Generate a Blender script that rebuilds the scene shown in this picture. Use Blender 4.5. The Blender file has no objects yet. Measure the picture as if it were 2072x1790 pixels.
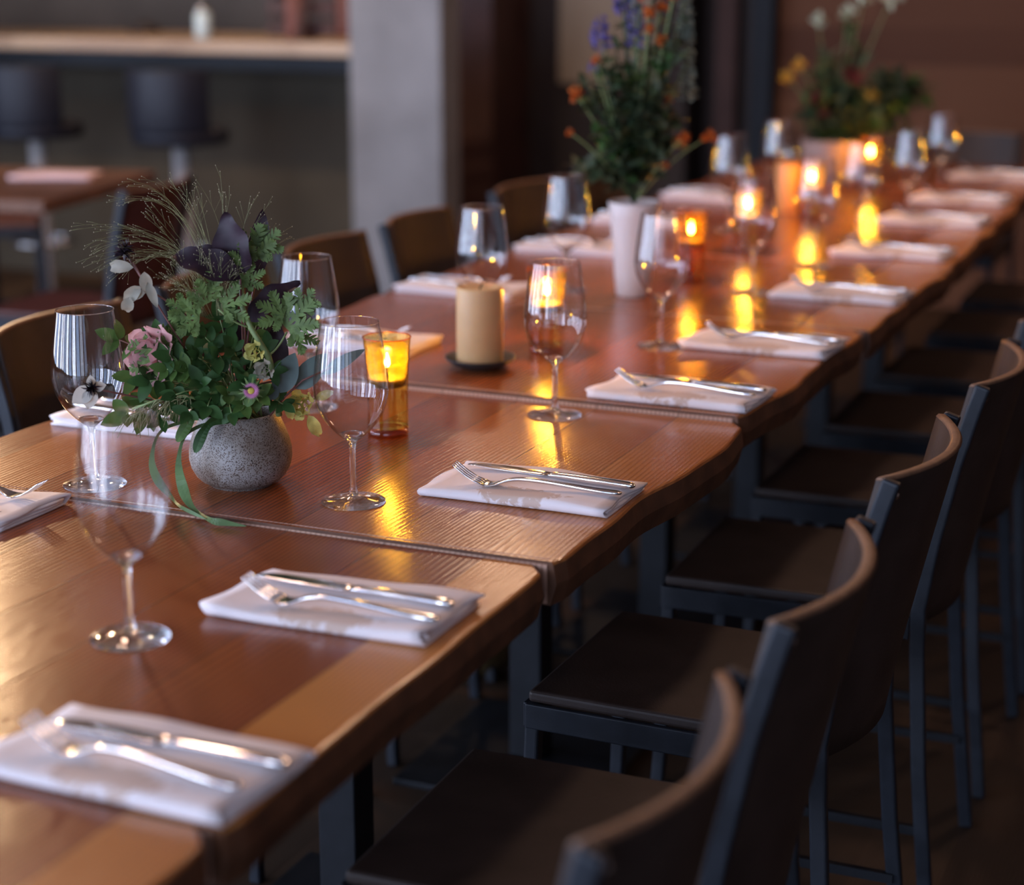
import bpy, bmesh, math, random
from mathutils import Vector, Matrix
from math import pi, sin, cos, radians as R
rnd = random.Random(7)
S = bpy.context.scene
COL = S.collection
# ---------------------------------------------------------------- camera
cd = bpy.data.cameras.new('camera'); cam = bpy.data.objects.new('camera', cd); COL.objects.link(cam)
S.camera = cam
cam.location = (0, 0, 1.41)
cam.rotation_euler = (R(90 - 14.825), 0, R(23.322))
cd.lens = 50.0; cd.sensor_fit = 'HORIZONTAL'; cd.sensor_width = 27.78
cd.clip_start = .02
cd.dof.use_dof = True; cd.dof.focus_distance = 2.33; cd.dof.aperture_fstop = 1.8
# ---------------------------------------------------------------- view
S.view_settings.view_transform = 'Standard'; S.view_settings.look = 'None'
S.view_settings.exposure = 0.72; S.view_settings.gamma = 1.0
S.view_settings.use_curve_mapping = False
# ---------------------------------------------------------------- world (dim overcast air seen only through the windows)
W = bpy.data.worlds.new('world'); S.world = W; W.use_nodes = True
W.node_tree.nodes['Background'].inputs[0].default_value = (.55, .68, .9, 1)
W.node_tree.nodes['Background'].inputs[1].default_value = .8

def light(name, typ, loc, energy, color, target=None, **k):
    l = bpy.data.lights.new(name, typ); l.energy = energy; l.color = color
    for a, b in k.items(): setattr(l, a, b)
    o = bpy.data.objects.new(name, l); COL.objects.link(o); o.location = loc
    if target is not None:
        o.rotation_euler = (Vector(target) - Vector(loc)).to_track_quat('-Z', 'Y').to_euler()
    return o
# daylight through the tall windows: behind the camera (wall y=-3.6) and on the far left (wall x=-8)
WB = [-7.2, -5.9, -4.6, -3.3, -2.0, -.7, .6, 1.9]
WL = [-2.8, -1.5, -.2, 1.1, 2.4]
WINC, WINC2 = (.72, .80, 1.0), (.42, .60, 1.0)
for i, x in enumerate(WB):
    light('daylight', 'AREA', (x, -3.64, 1.6), 64 * (1.3, .45, 1.5, .4, 1.3, .35, .3, .12)[i], (WINC, WINC2)[i % 2], (x, 0, 1.6), shape='RECTANGLE', size=1.04, size_y=2.8)
for i, y in enumerate(WL):
    light('daylight', 'AREA', (-8.04, y, 1.6), 80 * (1.3, .35, 1.35, .4, .9)[i], (WINC, WINC2)[i % 2], (0, y, 1.6), shape='RECTANGLE', size=1.04, size_y=2.8)
# warm pendant spots: one above the bar raking the near left of the table, one over the counter
light('bar_spot', 'SPOT', (-6.1, 6.5, 2.75), 620, (1.0, .66, .36), (-1.74, 2.06, .75), spot_size=R(7), spot_blend=.8, shadow_soft_size=.10)
light('bar_spot', 'SPOT', (-4.6, 5.2, 3.0), 110, (1.0, .72, .45), (-4.2, 5.9, 1.0), spot_size=R(85), spot_blend=.8, shadow_soft_size=.08)
light('warm_fill', 'POINT', (.6, 6.2, 2.9), 22, (1.0, .60, .36), shadow_soft_size=.15)  # these four unseen warm points are fill, added to brighten and warm the room
light('warm_fill', 'POINT', (-3.2, 7.6, 3.1), 16, (1.0, .66, .45), shadow_soft_size=.15)
light('warm_fill', 'POINT', (-.9, 4.4, 3.0), 26, (1.0, .62, .42), shadow_soft_size=.15)
light('warm_fill', 'POINT', (-2.6, 3.2, 3.0), 40, (1.0, .60, .42), shadow_soft_size=.15)

# ================================================================ helpers
def tag(o, label=None, cat=None, group=None, kind=None):
    if label: o['label'] = label
    if cat: o['category'] = cat
    if group: o['group'] = group
    if kind: o['kind'] = kind
    return o
def empty(name, loc=(0, 0, 0), rz=0, label=None, cat=None, group=None):
    o = bpy.data.objects.new(name, None); COL.objects.link(o)
    o.location = loc; o.rotation_euler = (0, 0, rz); o.empty_display_size = .05
    return tag(o, label, cat, group)
def copy_tree(root, loc=None, rz=None, label=None, group=None, scale=None):
    def cp(o, parent):
        c = o.copy(); COL.objects.link(c)
        if parent is not None: c.parent = parent
        for ch in list(o.children): cp(ch, c)
        return c
    c = cp(root, None)
    if loc is not None: c.location = loc
    if rz is not None: c.rotation_euler = (0, 0, rz)
    if scale is not None: c.scale = (scale,) * 3
    if label: c['label'] = label
    if group: c['group'] = group
    return c

class MB:
    def __init__(s): s.v = []; s.f = []
    def add(s, vs, fs):
        n = len(s.v); s.v += [tuple(p) for p in vs]; s.f += [tuple(i + n for i in f) for f in fs]; return s
    def box(s, x0, x1, y0, y1, z0, z1):
        vs = [(x, y, z) for z in (z0, z1) for y in (y0, y1) for x in (x0, x1)]
        return s.add(vs, [(0, 2, 3, 1), (4, 5, 7, 6), (0, 1, 5, 4), (2, 6, 7, 3), (0, 4, 6, 2), (1, 3, 7, 5)])
    def lathe(s, prof, n=32, c=(0, 0, 0), cap=(True, True), wob=0, smooth=0):
        if smooth:
            q = []
            for i in range(len(prof) - 1):
                p = [prof[max(i - 1, 0)], prof[i], prof[i + 1], prof[min(i + 2, len(prof) - 1)]]
                for k in range(smooth):
                    t = k / smooth
                    q.append(tuple(.5 * (2 * p[1][j] + (p[2][j] - p[0][j]) * t + (2 * p[0][j] - 5 * p[1][j] + 4 * p[2][j] - p[3][j]) * t * t + (-p[0][j] + 3 * p[1][j] - 3 * p[2][j] + p[3][j]) * t ** 3) for j in (0, 1)))
            prof = q + [prof[-1]]
        vs = []; m = len(prof)
        for (r, z) in prof:
            for k in range(n):
                a = 2 * pi * k / n; rr = r * (1 + wob * sin(2 * a + z * 9) + wob * .6 * sin(3 * a + 1))
                vs.append((c[0] + rr * cos(a), c[1] + rr * sin(a), c[2] + z))
        fs = [(i * n + k, i * n + (k + 1) % n, (i + 1) * n + (k + 1) % n, (i + 1) * n + k) for i in range(m - 1) for k in range(n)]
        if cap[0]: fs.append(tuple(range(n - 1, -1, -1)))
        if cap[1]: fs.append(tuple(range((m - 1) * n, m * n)))
        return s.add(vs, fs)
    def tube(s, pts, r, n=6, caps=True, flat=1.0):
        pts = [Vector(p) for p in pts]; m = len(pts)
        rr = r if isinstance(r, (list, tuple)) else [r] * m
        vs = []; prev = None
        for i in range(m):
            d = (pts[min(i + 1, m - 1)] - pts[max(i - 1, 0)])
            d = d.normalized() if d.length > 1e-9 else Vector((0, 0, 1))
            if prev is None:
                a = Vector((0, 0, 1)) if abs(d.z) < .9 else Vector((1, 0, 0))
                u = d.cross(a).normalized()
            else:
                u = prev - d * prev.dot(d)
                u = u.normalized() if u.length > 1e-9 else d.orthogonal().normalized()
            prev = u; w = d.cross(u)
            for k in range(n):
                t = 2 * pi * k / n
                vs.append(pts[i] + (u * cos(t) + w * sin(t) * flat) * rr[i])
        fs = [(i * n + k, i * n + (k + 1) % n, (i + 1) * n + (k + 1) % n, (i + 1) * n + k) for i in range(m - 1) for k in range(n)]
        if caps: fs += [tuple(range(n - 1, -1, -1)), tuple(range((m - 1) * n, m * n))]
        return s.add(vs, fs)
    def bar(s, pts, w, t, side=(0, 1, 0)):
        """rectangular section swept along pts: w along 'side', t across"""
        pts = [Vector(p) for p in pts]; m = len(pts); sd = Vector(side).normalized(); vs = []
        for i in range(m):
            d = (pts[min(i + 1, m - 1)] - pts[max(i - 1, 0)]).normalized()
            q = d.cross(sd).normalized()
            e = q.cross(d).normalized()
            for a, b in ((-1, -1), (1, -1), (1, 1), (-1, 1)):
                vs.append(pts[i] + e * a * w / 2 + q * b * t / 2)
        fs = [(i * 4 + k, i * 4 + (k + 1) % 4, (i + 1) * 4 + (k + 1) % 4, (i + 1) * 4 + k) for i in range(m - 1) for k in range(4)]
        fs += [(3, 2, 1, 0), tuple(range(m * 4 - 4, m * 4))]
        return s.add(vs, fs)
    def leaf(s, base, d, nrm, L, Wd, fold=.25, curl=.3, n=6, tip=1.0, wav=0, ph=0.0):
        base = Vector(base); d = Vector(d).normalized(); nrm = Vector(nrm)
        side = d.cross(nrm)
        if side.length < 1e-5: side = d.orthogonal()
        side.normalize(); nrm = side.cross(d).normalized()
        vs = []; p = base.copy(); ang = 0
        for i in range(n + 1):
            t = i / n
            w = Wd * .5 * (sin(pi * min(1, t ** .8)) ** .75 if 0 < t < 1 else 0.02) * (1 if t < .5 else (1 - (t - .5) * (tip - 1)))
            dd = d * cos(ang) + -nrm * sin(ang); nn = nrm * cos(ang) + d * sin(ang)
            wv = wav * Wd * sin(t * 14 + ph)
            vs += [p - side * w + nn * (w * fold + wv), p, p + side * w + nn * (w * fold - wv)]
            p = p + dd * (L / n); ang += curl / n
        fs = []
        for i in range(n):
            a = i * 3
            fs += [(a, a + 1, a + 4, a + 3), (a + 1, a + 2, a + 5, a + 4)]
        return s.add(vs, fs)
    def blob(s, c, r, n=6, sc=(1, 1, 1), rot=None, jit=0):
        c = Vector(c); vs = [Vector((0, 0, -1))]; m = max(2, n // 2)
        for j in range(1, m):
            ph = -pi / 2 + pi * j / m
            for k in range(n):
                a = 2 * pi * k / n; vs.append(Vector((cos(ph) * cos(a), cos(ph) * sin(a), sin(ph))))
        vs.append(Vector((0, 0, 1))); out = []
        for v in vs:
            v = Vector((v.x * sc[0], v.y * sc[1], v.z * sc[2])) * (r * (1 + jit * rnd.uniform(-1, 1)))
            if rot is not None: v = rot @ v
            out.append(c + v)
        fs = [(0, 1 + (k + 1) % n, 1 + k) for k in range(n)]
        for j in range(m - 2):
            for k in range(n):
                a = 1 + j * n
                fs.append((a + k, a + (k + 1) % n, a + n + (k + 1) % n, a + n + k))
        l = len(vs) - 1; a = 1 + (m - 2) * n
        fs += [(a + k, a + (k + 1) % n, l) for k in range(n)]
        return s.add(out, fs)
    def build(s, name, mat, parent=None, smooth=True, bevel=0, sub=0, solid=0, loc=None, rz=None):
        me = bpy.data.meshes.new(name); me.from_pydata(s.v, [], s.f); me.update()
        bm = bmesh.new(); bm.from_mesh(me); bmesh.ops.recalc_face_normals(bm, faces=bm.faces); bm.to_mesh(me); bm.free()
        me.materials.append(mat)
        o = bpy.data.objects.new(name, me); COL.objects.link(o)
        if parent is not None: o.parent = parent
        if loc is not None: o.location = loc
        if rz is not None: o.rotation_euler = (0, 0, rz)
        if smooth:
            for p in me.polygons: p.use_smooth = True
        if solid:
            m = o.modifiers.new('solid', 'SOLIDIFY'); m.thickness = solid; m.offset = 0
        if bevel:
            m = o.modifiers.new('bevel', 'BEVEL'); m.width = bevel; m.segments = 3; m.limit_method = 'ANGLE'; m.angle_limit = R(40)
        if sub:
            m = o.modifiers.new('sub', 'SUBSURF'); m.levels = sub; m.render_levels = sub
        return o

# ================================================================ materials
def mat(name):
    m = bpy.data.materials.new(name); m.use_nodes = True; nt = m.node_tree; nt.nodes.clear()
    out = nt.nodes.new('ShaderNodeOutputMaterial'); return m, nt, out
def N(nt, t, **k):
    n = nt.nodes.new('ShaderNode' + t)
    for a, b in k.items():
        if a.startswith('i_'): n.inputs[a[2:].replace('_', ' ')].default_value = b
        else: setattr(n, a, b)
    return n
def ramp(nt, stops):
    n = nt.nodes.new('ShaderNodeValToRGB'); e = n.color_ramp.elements
    while len(e) < len(stops): e.new(.5)
    for q, (p, c) in zip(e, stops): q.position = p; q.color = (*c, 1)
    return n
def simple(name, c, rough=.5, metal=0, spec=.5, var=.12, vscale=40, bump=0, bscale=200, sss=0, coat=0, trans=0):
    m, nt, out = mat(name); L = nt.links.new
    b = N(nt, 'BsdfPrincipled'); b.inputs['Roughness'].default_value = rough; b.inputs['Metallic'].default_value = metal
    b.inputs['Specular IOR Level'].default_value = spec; b.inputs['Coat Weight'].default_value = coat
    tc = N(nt, 'TexCoord'); no = N(nt, 'TexNoise'); no.inputs['Scale'].default_value = vscale; no.inputs['Detail'].default_value = 4
    L(tc.outputs['Object'], no.inputs['Vector'])
    r = ramp(nt, [(.3, tuple(max(0, x * (1 - var)) for x in c)), (.7, tuple(min(1, x * (1 + var)) for x in c))])
    L(no.outputs['Fac'], r.inputs['Fac']); L(r.outputs['Color'], b.inputs['Base Color'])
    if sss: b.inputs['Subsurface Weight'].default_value = sss; b.inputs['Subsurface Scale'].default_value = .02; b.inputs['Subsurface Radius'].default_value = (1, .5, .2)
    if bump:
        n2 = N(nt, 'TexNoise'); n2.inputs['Scale'].default_value = bscale; n2.inputs['Detail'].default_value = 3
        L(tc.outputs['Object'], n2.inputs['Vector'])
        bp = N(nt, 'Bump'); bp.inputs['Strength'].default_value = bump; bp.inputs['Distance'].default_value = .002
        L(n2.outputs['Fac'], bp.inputs['Height']); L(bp.outputs['Normal'], b.inputs['Normal'])
    if trans:
        tr = N(nt, 'BsdfTranslucent'); L(r.outputs['Color'], tr.inputs['Color'])
        mx = N(nt, 'MixShader'); mx.inputs[0].default_value = trans
        L(b.outputs[0], mx.inputs[1]); L(tr.outputs[0], mx.inputs[2]); L(mx.outputs[0], out.inputs['Surface'])
    else: L(b.outputs[0], out.inputs['Surface'])
    return m
def wood(name, cols, plank=.115, rough=.22, ringscale=26, axis='Y', edge=None, coat=.0, bump=.25, spec=.5, var=.42, edgeplank=None):
    """planks along local Y (world of the object), each with its own tone; growth rings and pores"""
    m, nt, out = mat(name); L = nt.links.new
    tc = N(nt, 'TexCoord'); geo = N(nt, 'NewGeometry')
    src = geo.outputs['Position']
    sep = N(nt, 'SeparateXYZ'); L(src, sep.inputs[0])
    X, Y = ('X', 'Y') if axis == 'Y' else ('Y', 'X')
    if axis == 'Xh': X, Y = 'Z', 'X'
    # plank id
    dv = N(nt, 'Math', operation='DIVIDE'); L(sep.outputs[X], dv.inputs[0]); dv.inputs[1].default_value = plank
    if edge is not None:
        ad = N(nt, 'Math', operation='ADD'); L(dv.outputs[0], ad.inputs[0]); ad.inputs[1].default_value = edge; dv = ad
    fl = N(nt, 'Math', operation='FLOOR'); L(dv.outputs[0], fl.inputs[0])
    # board length changes per table
    dy = N(nt, 'Math', operation='MULTIPLY_ADD'); L(sep.outputs[Y], dy.inputs[0]); dy.inputs[1].default_value = 1 / .695; dy.inputs[2].default_value = -1.115 / .695 + 10
    fy = N(nt, 'Math', operation='FLOOR'); L(dy.outputs[0], fy.inputs[0])
    cb = N(nt, 'CombineXYZ'); L(fl.outputs[0], cb.inputs[0]); L(fy.outputs[0], cb.inputs[1])
    wn = N(nt, 'TexWhiteNoise', noise_dimensions='3D'); L(cb.outputs[0], wn.inputs['Vector'])
    # ring vector: x stretched, y compressed, offset per plank
    sc = N(nt, 'VectorMath', operation='MULTIPLY'); L(src, sc.inputs[0])
    sc.inputs[1].default_value = (1, .16, 1) if Y == 'Y' else (.16, 1, 1)
    of = N(nt, 'VectorMath', operation='MULTIPLY'); L(wn.outputs['Color'], of.inputs[0]); of.inputs[1].default_value = (3.1, 2.3, 1.7)
    av = N(nt, 'VectorMath', operation='ADD'); L(sc.outputs[0], av.inputs[0]); L(of.outputs[0], av.inputs[1])
    n1 = N(nt, 'TexNoise'); n1.inputs['Scale'].default_value = 3.2; n1.inputs['Detail'].default_value = 2; n1.inputs['Roughness'].default_value = .35
    L(av.outputs[0], n1.inputs['Vector'])
    mu = N(nt, 'Math', operation='MULTIPLY'); L(n1.outputs['Fac'], mu.inputs[0]); mu.inputs[1].default_value = ringscale * 6.28
    sx = N(nt, 'Math', operation='MULTIPLY_ADD'); L(sep.outputs[X], sx.inputs[0]); sx.inputs[1].default_value = 900; L(mu.outputs[0], sx.inputs[2])
    sn = N(nt, 'Math', operation='SINE'); L(sx.outputs[0], sn.inputs[0])
    rg = N(nt, 'MapRange'); L(sn.outputs[0], rg.inputs['Value']); rg.inputs['From Min'].default_value = -1; rg.inputs['From Max'].default_value = 1
    pw = N(nt, 'Math', operation='POWER'); L(rg.outputs[0], pw.inputs[0]); pw.inputs[1].default_value = 2.2
    # broad tone
    n2 = N(nt, 'TexNoise'); n2.inputs['Scale'].default_value = 2.2; n2.inputs['Detail'].default_value = 5
    L(av.outputs[0], n2.inputs['Vector'])
    # pores
    sp = N(nt, 'VectorMath', operation='MULTIPLY'); L(src, sp.inputs[0]); sp.inputs[1].default_value = (700, 18, 300) if Y == 'Y' else (18, 700, 700)
    n3 = N(nt, 'TexNoise'); n3.inputs['Scale'].default_value = 1; n3.inputs['Detail'].default_value = 2; L(sp.outputs[0], n3.inputs['Vector'])
    rc = ramp(nt, [(.25, cols[0]), (.5, cols[1]), (.75, cols[2])]); 
    mixv = N(nt, 'Math', operation='MULTIPLY_ADD'); L(wn.outputs['Value'], mixv.inputs[0]); mixv.inputs[1].default_value = var
    m5 = N(nt, 'Math', operation='MULTIPLY_ADD'); L(n2.outputs['Fac'], m5.inputs[0]); m5.inputs[1].default_value = .75; m5.inputs[2].default_value = -.08
    L(m5.outputs[0], mixv.inputs[2])
    if edgeplank is None: L(mixv.outputs[0], rc.inputs['Fac'])
    else:
        gt = N(nt, 'Math', operation='GREATER_THAN'); L(sep.outputs[X], gt.inputs[0]); gt.inputs[1].default_value = edgeplank
        ga = N(nt, 'Math', operation='MULTIPLY_ADD'); L(gt.outputs[0], ga.inputs[0]); ga.inputs[1].default_value = .30; L(mixv.outputs[0], ga.inputs[2]); L(ga.outputs[0], rc.inputs['Fac'])
    dk = N(nt, 'MixRGB', blend_type='MULTIPLY'); L(rc.outputs['Color'], dk.inputs[1]); dk.inputs[2].default_value = (.50, .40, .34, 1)
    pf = N(nt, 'Math', operation='MULTIPLY'); L(pw.outputs[0], pf.inputs[0]); pf.inputs[1].default_value = .60
    L(pf.outputs[0], dk.inputs[0])
    # joints between planks
    fr = N(nt, 'Math', operation='FRACT'); L(dv.outputs[0], fr.inputs[0])
    jt = N(nt, 'Math', operation='LESS_THAN'); L(fr.outputs[0], jt.inputs[0]); jt.inputs[1].default_value = .0016 / plank
    jm = N(nt, 'MixRGB', blend_type='MIX'); L(dk.outputs[0], jm.inputs[1]); jm.inputs[2].default_value = (.03, .015, .01, 1)
    jf = N(nt, 'Math', operation='MULTIPLY'); L(jt.outputs[0], jf.inputs[0]); jf.inputs[1].default_value = .6; L(jf.outputs[0], jm.inputs[0])
    # knots
    vk = N(nt, 'TexVoronoi', feature='F1'); vk.inputs['Scale'].default_value = 2.3; vk.inputs['Randomness'].default_value = 1
    vs_ = N(nt, 'VectorMath', operation='MULTIPLY'); L(src, vs_.inputs[0]); vs_.inputs[1].default_value = (1.6, .8, .01); L(vs_.outputs[0], vk.inputs['Vector'])
    rk = ramp(nt, [(.018, (1, 1, 1)), (.05, (0, 0, 0))]); L(vk.outputs['Distance'], rk.inputs['Fac'])
    km = N(nt, 'MixRGB', blend_type='MIX'); L(jm.outputs[0], km.inputs[1]); km.inputs[2].default_value = (.06, .025, .012, 1)
    kf = N(nt, 'Math', operation='MULTIPLY'); L(rk.outputs['Color'], kf.inputs[0]); kf.inputs[1].default_value = .75; L(kf.outputs[0], km.inputs[0])
    b = N(nt, 'BsdfPrincipled'); L(km.outputs[0], b.inputs['Base Color'])
    rr = N(nt, 'MapRange'); L(n3.outputs['Fac'], rr.inputs['Value']); rr.inputs['To Min'].default_value = rough * .8; rr.inputs['To Max'].default_value = rough * 1.35
    L(rr.outputs[0], b.inputs['Roughness']); b.inputs['Specular IOR Level'].default_value = spec
    b.inputs['Coat Weight'].default_value = coat; b.inputs['Coat Roughness'].default_value = .12
    hb = N(nt, 'Math', operation='MULTIPLY_ADD'); L(pw.outputs[0], hb.inputs[0]); hb.inputs[1].default_value = .8; L(n3.outputs['Fac'], hb.inputs[2])
    bp = N(nt, 'Bump'); bp.inputs['Strength'].default_value = bump; bp.inputs['Distance'].default_value = .0004
    L(hb.outputs[0], bp.inputs['Height']); L(bp.outputs['Normal'], b.inputs['Normal'])
    L(b.outputs[0], out.inputs['Surface'])
    return m
def thin_glass(name, tint=(1, 1, 1), edge=(.8, .82, .84), refl=1.0, rough=0.025, diffuse=0.0, dcol=(1, 1, 1), body=None):
    """thin blown wall: passes light straight through, reflects by Schlick's law, tint deepens at grazing"""
    m, nt, out = mat(name); L = nt.links.new
    g = N(nt, 'NewGeometry'); dt = N(nt, 'VectorMath', operation='DOT_PRODUCT')
    L(g.outputs['Incoming'], dt.inputs[0]); L(g.outputs['Normal'], dt.inputs[1])
    ab = N(nt, 'Math', operation='ABSOLUTE'); L(dt.outputs['Value'], ab.inputs[0])
    om = N(nt, 'Math', operation='SUBTRACT'); om.inputs[0].default_value = 1; L(ab.outputs[0], om.inputs[1])
    p5 = N(nt, 'Math', operation='POWER'); L(om.outputs[0], p5.inputs[0]); p5.inputs[1].default_value = 4.5
    fr = N(nt, 'Math', operation='MULTIPLY_ADD'); L(p5.outputs[0], fr.inputs[0]); fr.inputs[1].default_value = .85 * refl; fr.inputs[2].default_value = .075 * refl
    p3 = N(nt, 'Math', operation='POWER'); L(om.outputs[0], p3.inputs[0]); p3.inputs[1].default_value = 3
    mc = N(nt, 'MixRGB'); L(p3.outputs[0], mc.inputs[0]); mc.inputs[1].default_value = (*tint, 1); mc.inputs[2].default_value = (*edge, 1)
    t = N(nt, 'BsdfTransparent'); L(mc.outputs[0], t.inputs['Color'])
    gl = N(nt, 'BsdfGlossy'); gl.inputs['Roughness'].default_value = rough
    src = t.outputs[0]
    if diffuse:
        tl = N(nt, 'BsdfTranslucent'); tl.inputs['Color'].default_value = (*dcol, 1)
        df = N(nt, 'BsdfDiffuse'); df.inputs['Color'].default_value = (*dcol, 1)
        a = N(nt, 'MixShader'); a.inputs[0].default_value = .4; L(tl.outputs[0], a.inputs[1]); L(df.outputs[0], a.inputs[2])
        c = N(nt, 'MixShader'); c.inputs[0].default_value = diffuse; L(t.outputs[0], c.inputs[1]); L(a.outputs[0], c.inputs[2]); src = c.outputs[0]
    mx = N(nt, 'MixShader'); L(fr.outputs[0], mx.inputs[0]); L(src, mx.inputs[1]); L(gl.outputs[0], mx.inputs[2])
    L(mx.outputs[0], out.inputs['Surface']); return m
def solid_glass(name, c=(1, 1, 1), rough=0):
    m, nt, out = mat(name); g = N(nt, 'BsdfGlass'); g.inputs['Color'].default_value = (*c, 1); g.inputs['IOR'].default_value = 1.5; g.inputs['Roughness'].default_value = rough
    nt.links.new(g.outputs[0], out.inputs['Surface']); return m
def clear_glass(name, f=.8):
    m, nt, out = mat(name); g = N(nt, 'BsdfGlass'); g.inputs['IOR'].default_value = 1.5; g.inputs['Roughness'].default_value = .03
    t = N(nt, 'BsdfTransparent'); t.inputs['Color'].default_value = (.96, .96, .97, 1)
    mx = N(nt, 'MixShader'); mx.inputs[0].default_value = f; nt.links.new(t.outputs[0], mx.inputs[1]); nt.links.new(g.outputs[0], mx.inputs[2])
    nt.links.new(mx.outputs[0], out.inputs['Surface']); return m
def emit(name, c, s):
    m, nt, out = mat(name); L = nt.links.new
    e = N(nt, 'Emission'); e.inputs['Color'].default_value = (*c, 1); e.inputs['Strength'].default_value = s
    L(e.outputs[0], out.inputs['Surface']); return m

M = {}
M['table'] = wood('varnished_fir', [(.27, .070, .022), (.38, .112, .030), (.60, .25, .066)], plank=.128, edge=.367, rough=.19, spec=.45, bump=.30, var=.20, edgeplank=-.815)
M['table_dark'] = simple('dark_stained_tabletop', (.16, .075, .042), .4, var=.25, vscale=9, spec=.3)
M['edge'] = simple('dark_live_edge', (.115, .045, .020), .55, var=.35, vscale=26, bump=.5, bscale=60)
M['endgrain'] = wood('fir_end_grain', [(.52, .30, .22), (.62, .38, .28), (.70, .46, .34)], plank=.128, edge=.367, rough=.45, ringscale=2, bump=.6)
M['floor'] = wood('brown_floor_boards', [(.038, .022, .015), (.052, .032, .02), (.07, .042, .026)], plank=.14, rough=.5, spec=.2, ringscale=8, bump=.3)
M['panel'] = wood('cedar_wall_boards', [(.085, .034, .018), (.12, .052, .027), (.17, .076, .038)], plank=.14, rough=.6, spec=.12, ringscale=6, axis='Xh', bump=.4)
M['counter'] = wood('pale_counter_wood', [(.34, .22, .13), (.42, .29, .18), (.48, .34, .22)], plank=.2, rough=.35, ringscale=6, axis='X', bump=.2)
M['ply'] = simple('dark_walnut_ply', (.040, .027, .023), .5, spec=.3, var=.25, vscale=14, bump=.15, bscale=300)
M['plyedge'] = simple('ply_edge', (.19, .095, .052), .5, var=.2, vscale=60)
M['redply'] = simple('oxblood_ply', (.075, .022, .018), .45, var=.2, vscale=14)
M['steel'] = simple('blackened_steel', (.016, .019, .026), .42, metal=.1, spec=.35, var=.25, vscale=30, bump=.1)
M['darkmetal'] = simple('dull_black_steel', (.011, .012, .015), .5, metal=.1, spec=.25, var=.2, vscale=30)
M['chrome'] = simple('brushed_chrome', (.55, .55, .56), .25, metal=1, var=.05, vscale=30)
M['cutlery'] = simple('polished_stainless', (.78, .77, .77), .12, metal=1, var=.03, vscale=60)
M['polegrey'] = simple('satin_grey_pole', (.42, .38, .36), .45, var=.05)
M['navy'] = simple('navy_vinyl', (.013, .014, .022), .5, spec=.3, var=.1, vscale=20)
M['concrete'] = simple('board_formed_concrete', (.23, .235, .25), .85, spec=.2, var=.14, vscale=5, bump=.3, bscale=60)
M['barfront'] = simple('taupe_bar_front', (.064, .052, .036), .7, spec=.15, var=.15, vscale=3)
M['barwall'] = simple('tan_back_bar_wall', (.15, .115, .085), .7, var=.25, vscale=2)
M['darkwall'] = simple('dark_umber_wall', (.028, .018, .016), .7, var=.2, vscale=3)
M['redpost'] = simple('oxblood_timber', (.075, .032, .028), .6, var=.2, vscale=6)
M['pinkpost'] = simple('dusty_rose_timber', (.060, .034, .030), .7, spec=.15, var=.15, vscale=6)
M['steelpost'] = simple('blue_black_steel_post', (.006, .008, .012), .6, spec=.2, var=.2, vscale=8)
M['plaster'] = simple('warm_plaster', (.36, .28, .20), .8, var=.12, vscale=4)
M['ceiling'] = simple('brown_ceiling', (.26, .21, .18), .8, var=.1, vscale=3)
M['roomwall'] = simple('brown_plaster', (.16, .115, .095), .8, var=.1, vscale=3)
M['frame'] = simple('black_window_frame', (.02, .02, .022), .5)
M['pane'] = thin_glass('window_pane_glass', (.97, .98, 1), (.8, .85, .9), .8)
M['bowl'] = thin_glass('wine_glass_wall', (.985, .985, .985), (.50, .50, .54), 1.25)
M['glass'] = clear_glass('wine_glass_solid')
M['amber'] = thin_glass('amber_tumbler_wall', (1.0, .80, .30), (.70, .42, .05), 1.0)
M['orangeglass'] = thin_glass('orange_tumbler_wall', (1.0, .58, .16), (.70, .30, .05), 1.0)
M['ambersolid'] = thin_glass('amber_glass_base', (1.0, .50, .16), (.60, .20, .04), 1.2, rough=.04, diffuse=.15, dcol=(.8, .25, .05))
M['votive'] = thin_glass('yellow_votive_cup', (1.0, .88, .42), (.85, .60, .08), .6, rough=.15, diffuse=.22, dcol=(.52, .44, .03))
M['votive_clear'] = thin_glass('clear_yellow_cup', (1.0, .90, .50), (.85, .62, .10), .6, rough=.15, diffuse=.07, dcol=(.55, .42, .04))
M['wax'] = simple('tealight_wax', (.17, .13, .045), .5, var=.04)
M['pillarwax'] = simple('ochre_pillar_wax', (.66, .43, .21), .45, sss=.25, var=.07, vscale=18)
M['pillarwax2'] = simple('honey_pillar_wax', (.62, .30, .10), .45, sss=.25, var=.07, vscale=18)
M['wick'] = simple('burnt_wick', (.02, .015, .012), .8)
M['flame'] = emit('candle_flame', (1.0, .62, .22), 220)
M['saucer'] = simple('black_glazed_saucer', (.035, .04, .045), .3, var=.2, vscale=30)
M['white_ceramic'] = simple('blush_white_ceramic', (.66, .58, .56), .45, var=.03, vscale=20)
M['rose_ceramic'] = simple('dull_rose_ceramic', (.30, .20, .17), .5, var=.08, vscale=20)
M['leaf'] = simple('rose_leaf_green', (.036, .090, .024), .5, spec=.25, var=.45, vscale=30, trans=.25)
M['leaf2'] = simple('bright_leaf_green', (.080, .150, .034), .5, spec=.25, var=.35, vscale=30, trans=.3)
M['geran'] = simple('geranium_leaf_green', (.17, .26, .075), .6, var=.35, vscale=60, trans=.3)
M['stemg'] = simple('pale_green_stem', (.20, .27, .10), .5, var=.25, vscale=60)
M['stemr'] = simple('reddish_stem', (.16, .06, .05), .5, var=.2, vscale=60)
M['purple'] = simple('dark_purple_leaf', (.028, .013, .022), .5, spec=.35, var=.35, vscale=50, trans=.15)
M['euca'] = simple('grey_green_eucalyptus', (.085, .135, .12), .5, var=.15, vscale=40, trans=.1)
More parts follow.
